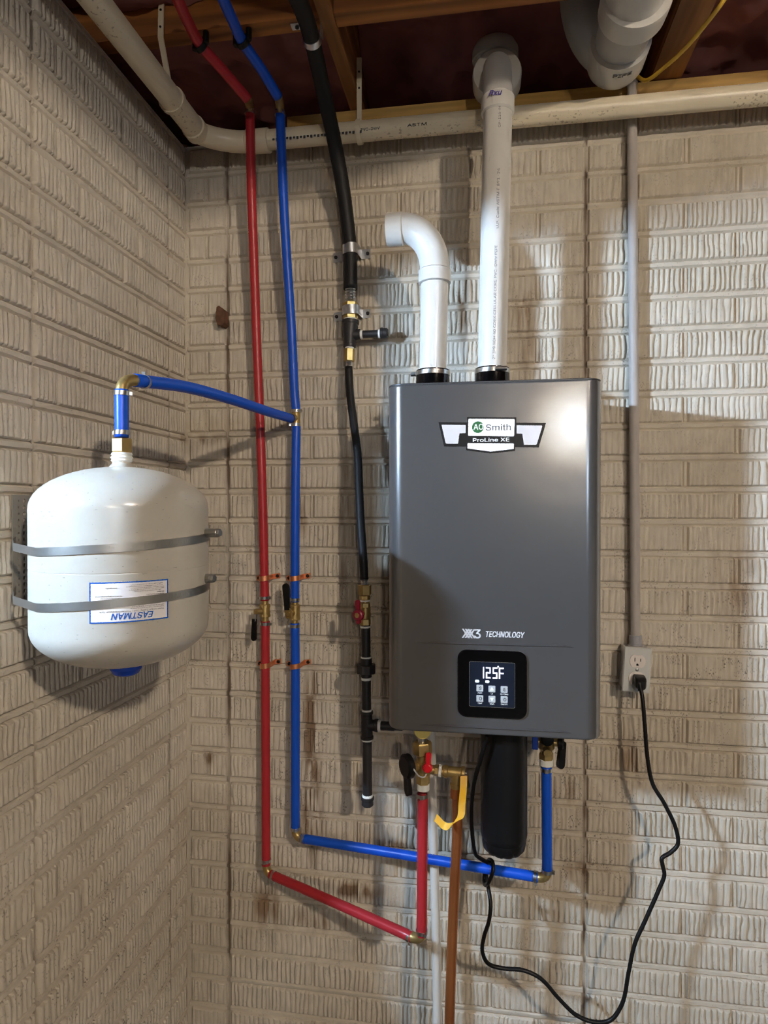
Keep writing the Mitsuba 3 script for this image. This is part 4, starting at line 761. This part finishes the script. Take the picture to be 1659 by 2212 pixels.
part(hv, 'stem', cyl(vc, hc, 0.0085), 'mat_brass')
part(hv, 'lever', [lathe(hc - ld * 0.006, ld, [(0, 0.022), (0.002, 0.025), (0.012, 0.025), (0.016, 0.020)], 30), plate(hc + A(0, 0, -0.006) + ld * 0.004, (0.6083, -0.2550, 0.8512), 0.018, 0.010, ld)], 'mat_black', 30, label='black lever handle')
part(hv, 'tie_strap', hose([(0.6175, -0.2680, 0.9166), (0.6244, -0.2700, 0.9074), (0.6312, -0.2620, 0.8960), (0.6405, -0.2500, 0.8906), (0.6439, -0.2450, 0.8945)], 0.0016, 6, 8), 'mat_grey_print', True)
dpt = np.asarray((0.6474, -0.2520, 0.9187))
part(hv, 'drain_port', cyl(vc + A(0.004, 0, 0), dpt + A(0, 0.004, 0), 0.008), 'mat_brass')
part(hv, 'drain_handle', [plate(dpt + A(0, 0, -0.014), dpt + A(0.002, 0, 0.024), 0.0115, 0.006, (-0.2, -1, 0)), lathe(dpt + A(0, 0.003, -0.008), (-0.1, -1, 0), [(0, 0.009), (0.001, 0.0102), (0.008, 0.0095), (0.010, 0.007)], 20)], 'mat_red_handle', 30, label='bright red handle')
yc = np.asarray((0.6348, -0.2350, 0.9812))
part(hv, 'round_cap', lathe(yc + A(0, 0.012, 0), (0, -1, 0), [(0, 0.014), (0.002, 0.0178), (0.014, 0.0178), (0.0155, 0.016)], 32), 'mat_yellow_cap', 30, label='pale yellow round cap')
rv = thing('relief_valve', 'brass pressure relief valve on the side of the hot valve with a yellow tag', 'valve')
p0, p1, p2 = np.asarray((0.6511, -0.2280, 0.8978)), np.asarray((0.6783, -0.2280, 0.8956)), np.asarray((0.7216, -0.2280, 0.8945))
part(rv, 'nipple', [cyl(p0, p1, 0.0095), hexp(along(p0, p1, .3), along(p0, p1, .62), 0.0115)], 'mat_brass', 25)
part(rv, 'thread_tape', cyl(along(p0, p1, .62), along(p0, p1, .86), 0.0128), 'mat_tape')
part(rv, 'body', [cyl(p1 - A(0.003, 0, 0), p2, 0.0112), lathe(p1, p2 - p1, [(0, 0.0112), (0.002, 0.0132), (0.008, 0.0132), (0.010, 0.0112), (0.036, 0.0112), (0.038, 0.0134), (0.044, 0.0134), (0.045, 0.011)], 28),
     lathe((0.7053, -0.2280, 0.8934), A(0, 0, -1), [(0, 0.0118), (0.020, 0.0118), (0.022, 0.0136), (0.030, 0.0136), (0.031, 0.0118)], 28)], 'mat_brass', 30)
part(rv, 'test_lever', [plate(p2 + A(-0.002, -0.002, 0.006), p2 + A(0.010, -0.002, -0.030), 0.011, 0.0012, (0.8, -0.6, 0)), cyl(p2, p2 + A(0.006, 0, 0), 0.006)], 'mat_steel', 25)
def ribbon(pts, nrm, w, th=0.0007):
    p = np.asarray(pts, float); t = np.gradient(p, axis=0); rings = []
    for a, d, s in zip(p, t, nrm):
        s = unit(s); d = unit(d); n_ = np.cross(s, d); rings.append([a - s * w / 2 - n_ * th, a + s * w / 2 - n_ * th, a + s * w / 2 + n_ * th, a - s * w / 2 + n_ * th])
    return loft(rings)
tp_ = spline([(0.7212, -0.2450, 0.8957), (0.7205, -0.2520, 0.8757), (0.7179, -0.2580, 0.8450), (0.7155, -0.2680, 0.8221), (0.7056, -0.2760, 0.8139), (0.6907, -0.2760, 0.8034), (0.6811, -0.2720, 0.8035), (0.6716, -0.2700, 0.8113), (0.6649, -0.2680, 0.8164)], 6)
w_ = np.linspace(0, 1, len(tp_)); nr = [A(1, 0.25, 0.05) * (1 - smooth) + A(0.35, 0.55, 0.75) * smooth for smooth in np.clip((w_ - 0.42) / 0.2, 0, 1)]
tg = part(rv, 'tag', ribbon(tp_, nr, 0.0145), 'mat_yellow_tag', 25, label='yellow warning tag curled to the left')
cp_ = thing('copper_pipe', 'copper discharge pipe hanging down from the relief valve', 'pipe')
part(cp_, 'pipe', hose([(0.7053, -0.2280, 0.8721), (0.7072, -0.2260, 0.7859), (0.6993, -0.2220, 0.6172), (0.6924, -0.2180, 0.4274), (0.6884, -0.2150, 0.2766)], 0.0106, 6), 'mat_copper', True)
part(cp_, 'adapter', lathe((0.7053, -0.2280, 0.8701), A(0.003, 0, -1), [(0, 0.0118), (0.004, 0.0124), (0.028, 0.0124), (0.030, 0.0106)], 28), 'mat_copper')
wt = solo('condensate_tube', hose([(0.6377, -0.0680, 0.9435), (0.6399, -0.0680, 0.8564), (0.6421, -0.0680, 0.7255), (0.6475, -0.0680, 0.5730), (0.6511, -0.0720, 0.4337), (0.6550, -0.0800, 0.2416), (0.6560, -0.0800, 0.1459)], 0.0106, 6), 'mat_pvc', 'white plastic drain tube hanging behind the copper and red pipes', 'tube', True)
fl = thing('water_filter', 'black cylindrical canister hanging under the heater', 'filter')
fx, fy = (0.8035, -0.2000, 0.8588)[0], -0.2; fz1, fz0 = HZ0 - 0.0005, (0.8032, -0.2000, 0.7236)[2]
part(fl, 'canister', lathe((fx, fy, fz1), (0, 0, -1), [(0, 0.048), (fz1 - fz0 - 0.040, 0.0485), (fz1 - fz0 - 0.034, 0.0475), (fz1 - fz0 - 0.028, 0.0455)], 48), 'mat_black', 30)
n = 96; rings = []
for t, r, s in ((0.028, 0.0455, 0), (0.022, 0.0458, 0.0006), (0.010, 0.0435, 0.0012), (0.003, 0.038, 0.002), (0, 0.030, 0.001)):
    rings.append([(fx + (r - s * (math.cos(a * 12) > 0.3)) * math.cos(a), fy + (r - s * (math.cos(a * 12) > 0.3)) * math.sin(a), fz0 + t) for a in np.linspace(0, 2 * np.pi, n, endpoint=False)])
part(fl, 'bottom_cap', loft(rings), 'mat_black', 30)
cv = thing('isolation_valve', 'brass cold side valve with a blue tab and a black lever under the heater', 'valve')
a, b = np.asarray((0.8944, -0.1550, 0.9486)), np.asarray((0.8945, -0.1550, 0.9056))
part(cv, 'body', [cyl((a[0], a[1], HZ0 - 0.0005), b, 0.0125), lathe(a + A(0, 0, -0.002), A(0, 0, -1), [(0, 0.012), (0.002, 0.0175), (0.016, 0.0175), (0.020, 0.014)], 28), hexp(b + A(0, 0, 0.014), b, 0.0155, 0.3), cyl(a + A(-0.018, 0, -0.006), a + A(0.032, 0, -0.006), 0.0085)], 'mat_brass', 25)
part(cv, 'drain_port', cyl(along(a, b, .3) + A(0, 0, 0), along(a, b, .45) + A(0, -0.030, 0), 0.0085), 'mat_brass')
part(cv, 'port_cap', lathe(a + A(0, -0.016, 0.008), A(0, -1, 0), [(0, 0.013), (0.012, 0.013), (0.014, 0.010)], 24), 'mat_black')
part(cv, 'thread_tape', cyl(b + A(0, 0, 0.001), b + A(0, 0, -0.013), 0.0145), 'mat_tape')
part(cv, 'tab', rbox(a[0] - 0.030, a[0] - 0.018, a[1] - 0.012, a[1] - 0.006, a[2] - 0.020, a[2] + 0.01, 0.002), 'mat_blue_plastic', 30, label='blue tab')
part(cv, 'lever', [lathe(a + A(0.024, 0, -0.006), (1, -0.15, 0), [(0, 0.012), (0.002, 0.014), (0.010, 0.014), (0.013, 0.010)], 24), plate(a + A(0.034, -0.002, -0.004), (0.9235, -0.1550, 0.8874), 0.0175, 0.010, (0.5, -0.87, 0))], 'mat_black', 30, label='black lever handle')

# ------------------------------------------------------------------ outlet, conduit, cords
tilt = math.radians(3.2)
def tilted(m, c):
    M = trimesh.transformations.rotation_matrix(-tilt, (0, -1, 0), c); m = m.copy(); m.apply_transform(M); return m
oc = np.asarray((1.1042, -0.0450, 1.0794)); ow, oh = 0.0300, 0.0515
ob = thing('outlet_box', 'grey metal outlet box with a duplex receptacle right of the heater', 'electrical outlet')
part(ob, 'box', tilted(rbox(oc[0] - ow + 0.002, oc[0] + ow - 0.002, -0.043, 0.0, oc[2] - oh + 0.003, oc[2] + oh - 0.003, 0.004), oc), 'mat_galv', 30)
part(ob, 'cover_plate', tilted(rbox(oc[0] - ow, oc[0] + ow, -0.0470, -0.043, oc[2] - oh, oc[2] + oh, 0.0015, 0.0022), oc), 'mat_plate', 20)
for s in (1, -1):
    z = oc[2] + 0.0197 * s
    o = [(oc[0] + 0.0172 * math.cos(q), z + 0.0172 * math.sin(q)) for q in np.linspace(0, 2 * np.pi, 48, endpoint=False)]
    o = [(x, min(max(zz_, z - 0.0142), z + 0.0142)) for x, zz_ in o]
    g = prism(o, -0.0490, -0.0468)
    r_ = part(ob, 'receptacle', tilted(g, oc), 'mat_receptacle', 25)
    if s > 0:
        part(r_, 'slot', tilted(trimesh.util.concatenate([box(oc[0] - 0.0070, oc[0] - 0.0054, -0.0493, -0.0486, z - 0.001, z + 0.0075), box(oc[0] + 0.0056, oc[0] + 0.0070, -0.0493, -0.0486, z - 0.0002, z + 0.0068)]), oc), 'mat_black', False)
        part(r_, 'ground_hole', tilted(prism([(oc[0] - 0.0026, z - 0.0098), (oc[0] + 0.0026, z - 0.0098), (oc[0] + 0.0026, z - 0.007), (oc[0] + 0.0014, z - 0.0052), (oc[0] - 0.0014, z - 0.0052), (oc[0] - 0.0026, z - 0.007)], -0.0493, -0.0486), oc), 'mat_black', False)
part(ob, 'screw', tilted(lathe((oc[0], -0.0468, oc[2]), (0, -1, 0), [(0, 0.0040), (0.001, 0.0038), (0.0018, 0.002), (0.002, 0)], 18), oc), 'mat_steel')
cd = thing('conduit', 'grey plastic conduit running up the wall from the outlet box', 'conduit')
ct, cb = np.asarray((1.0960, -0.0180, 2.4290)), np.asarray((1.1071, -0.0200, 1.1273))
part(cd, 'pipe', cyl(ct, cb, 0.0108), 'mat_conduit')
part(cd, 'connector', [lathe(cb + A(0, 0, 0.026), cb - ct, [(0, 0.0115), (0.001, 0.0138), (0.020, 0.0138), (0.021, 0.0152), (0.026, 0.0150)], 28)], 'mat_coupler', label='darker grey connector above the box')
part(cd, 'locknut', [cyl(cb + A(0, 0, 0.003), cb + A(0, 0, -0.004), 0.0175)], 'mat_steel')
part(cd, 'end_bushing', lathe(ct + A(0, 0, -0.012), ct - cb, [(0, 0.0115), (0.001, 0.0128), (0.022, 0.0128), (0.023, 0.010)], 28), 'mat_coupler')
solo('electrical_cable', hose([ct + A(0, 0, -0.03), ct + A(0.002, 0, 0.012), (1.1189, -0.0500, 2.4038), (1.1499, -0.1000, 2.4000), (1.1731, -0.1500, 2.3992), (1.1946, -0.2100, 2.4032), (1.2076, -0.2600, 2.4052), (1.2408, -0.2581, 2.4600)], 0.0042, 6, 12), 'mat_yellow_cable', 'yellow electrical cable slanting from the conduit up to the ceiling', 'cable', True)
pc = thing('power_cord', 'black power cord looped over the blue pipe and plugged into the outlet', 'cord')
CP = [(0.7681, -0.2580, 0.9850), (0.7551, -0.2500, 0.9341), (0.7416, -0.2250, 0.8732), (0.7352, -0.1900, 0.7903), (0.7390, -0.1800, 0.7277), (0.7447, -0.1650, 0.6921), (0.7566, -0.1500, 0.6748), (0.7707, -0.1380, 0.6623)]
KN = [(0.7791, -0.1120, 0.6498), (0.7667, -0.1080, 0.6361), (0.7626, -0.1080, 0.6084), (0.7637, -0.1250, 0.6047), (0.7727, -0.1480, 0.6250), (0.7817, -0.1500, 0.6525), (0.7808, -0.1380, 0.6642), (0.7728, -0.1200, 0.6578), (0.7667, -0.1060, 0.6318), (0.7688, -0.1100, 0.6027)]
LP = [(0.7729, -0.1250, 0.5910), (0.7768, -0.1400, 0.5694), (0.7728, -0.1450, 0.5362), (0.7627, -0.1450, 0.5023), (0.7587, -0.1400, 0.4636), (0.7719, -0.1350, 0.4347), (0.8054, -0.1300, 0.4245), (0.8477, -0.1300, 0.4251), (0.8856, -0.1300, 0.4109), (0.9252, -0.1300, 0.3704), (0.9616, -0.1300, 0.3392), (1.0005, -0.1300, 0.3287), (1.0323, -0.1300, 0.3367), (1.0576, -0.1280, 0.3746), (1.0714, -0.1250, 0.4425), (1.0848, -0.1200, 0.5009), (1.1078, -0.1150, 0.5525), (1.1374, -0.1100, 0.6208), (1.1483, -0.1080, 0.6509), (1.1450, -0.1060, 0.6717), (1.1442, -0.1050, 0.6852), (1.1621, -0.1020, 0.6973), (1.1778, -0.1000, 0.7157), (1.1739, -0.1000, 0.7497), (1.1495, -0.0980, 0.8036), (1.1269, -0.0960, 0.8418), (1.1171, -0.0920, 0.8945), (1.1120, -0.0880, 0.9643), (1.1084, -0.0820, 1.0237), (1.1052, -0.0740, 1.0501)]
part(pc, 'cord', hose(CP + KN + LP, 0.0043, 7, 12), 'mat_black', True)
pz = oc[2] - 0.0210; px_ = oc[0] + 0.004
part(pc, 'plug', [tilted(loft([[(px_ + x, y, pz + z) for x, z in rrect(-w, w, -h0, h1, r)] for y, w, h0, h1, r in ((-0.0488, 0.0115, 0.011, 0.0115, 0.003), (-0.058, 0.0122, 0.0125, 0.0115, 0.003), (-0.072, 0.0118, 0.0145, 0.009, 0.004), (-0.078, 0.0085, 0.0150, 0.003, 0.003))]), oc), hose([(1.1016, -0.0680, 1.0649), (1.1035, -0.0730, 1.0559), (1.1058, -0.0760, 1.0404)], 0.0058, 6, 14)], 'mat_black', 35, label='black moulded plug')
solo('form_tie', prism([(p[0], p[2]) for p in ((0.0927, -0.0120, 1.9558), (0.0989, -0.0120, 1.9579), (0.1126, -0.0120, 1.9478), (0.1125, -0.0120, 1.9149), (0.1063, -0.0120, 1.9081), (0.0938, -0.0120, 1.9110), (0.0889, -0.0120, 1.9277))], -0.026, 0.004), 'mat_rust', 'rusty brown steel stub sticking out of the wall seam left of the red pipe', 'metal stub', False)
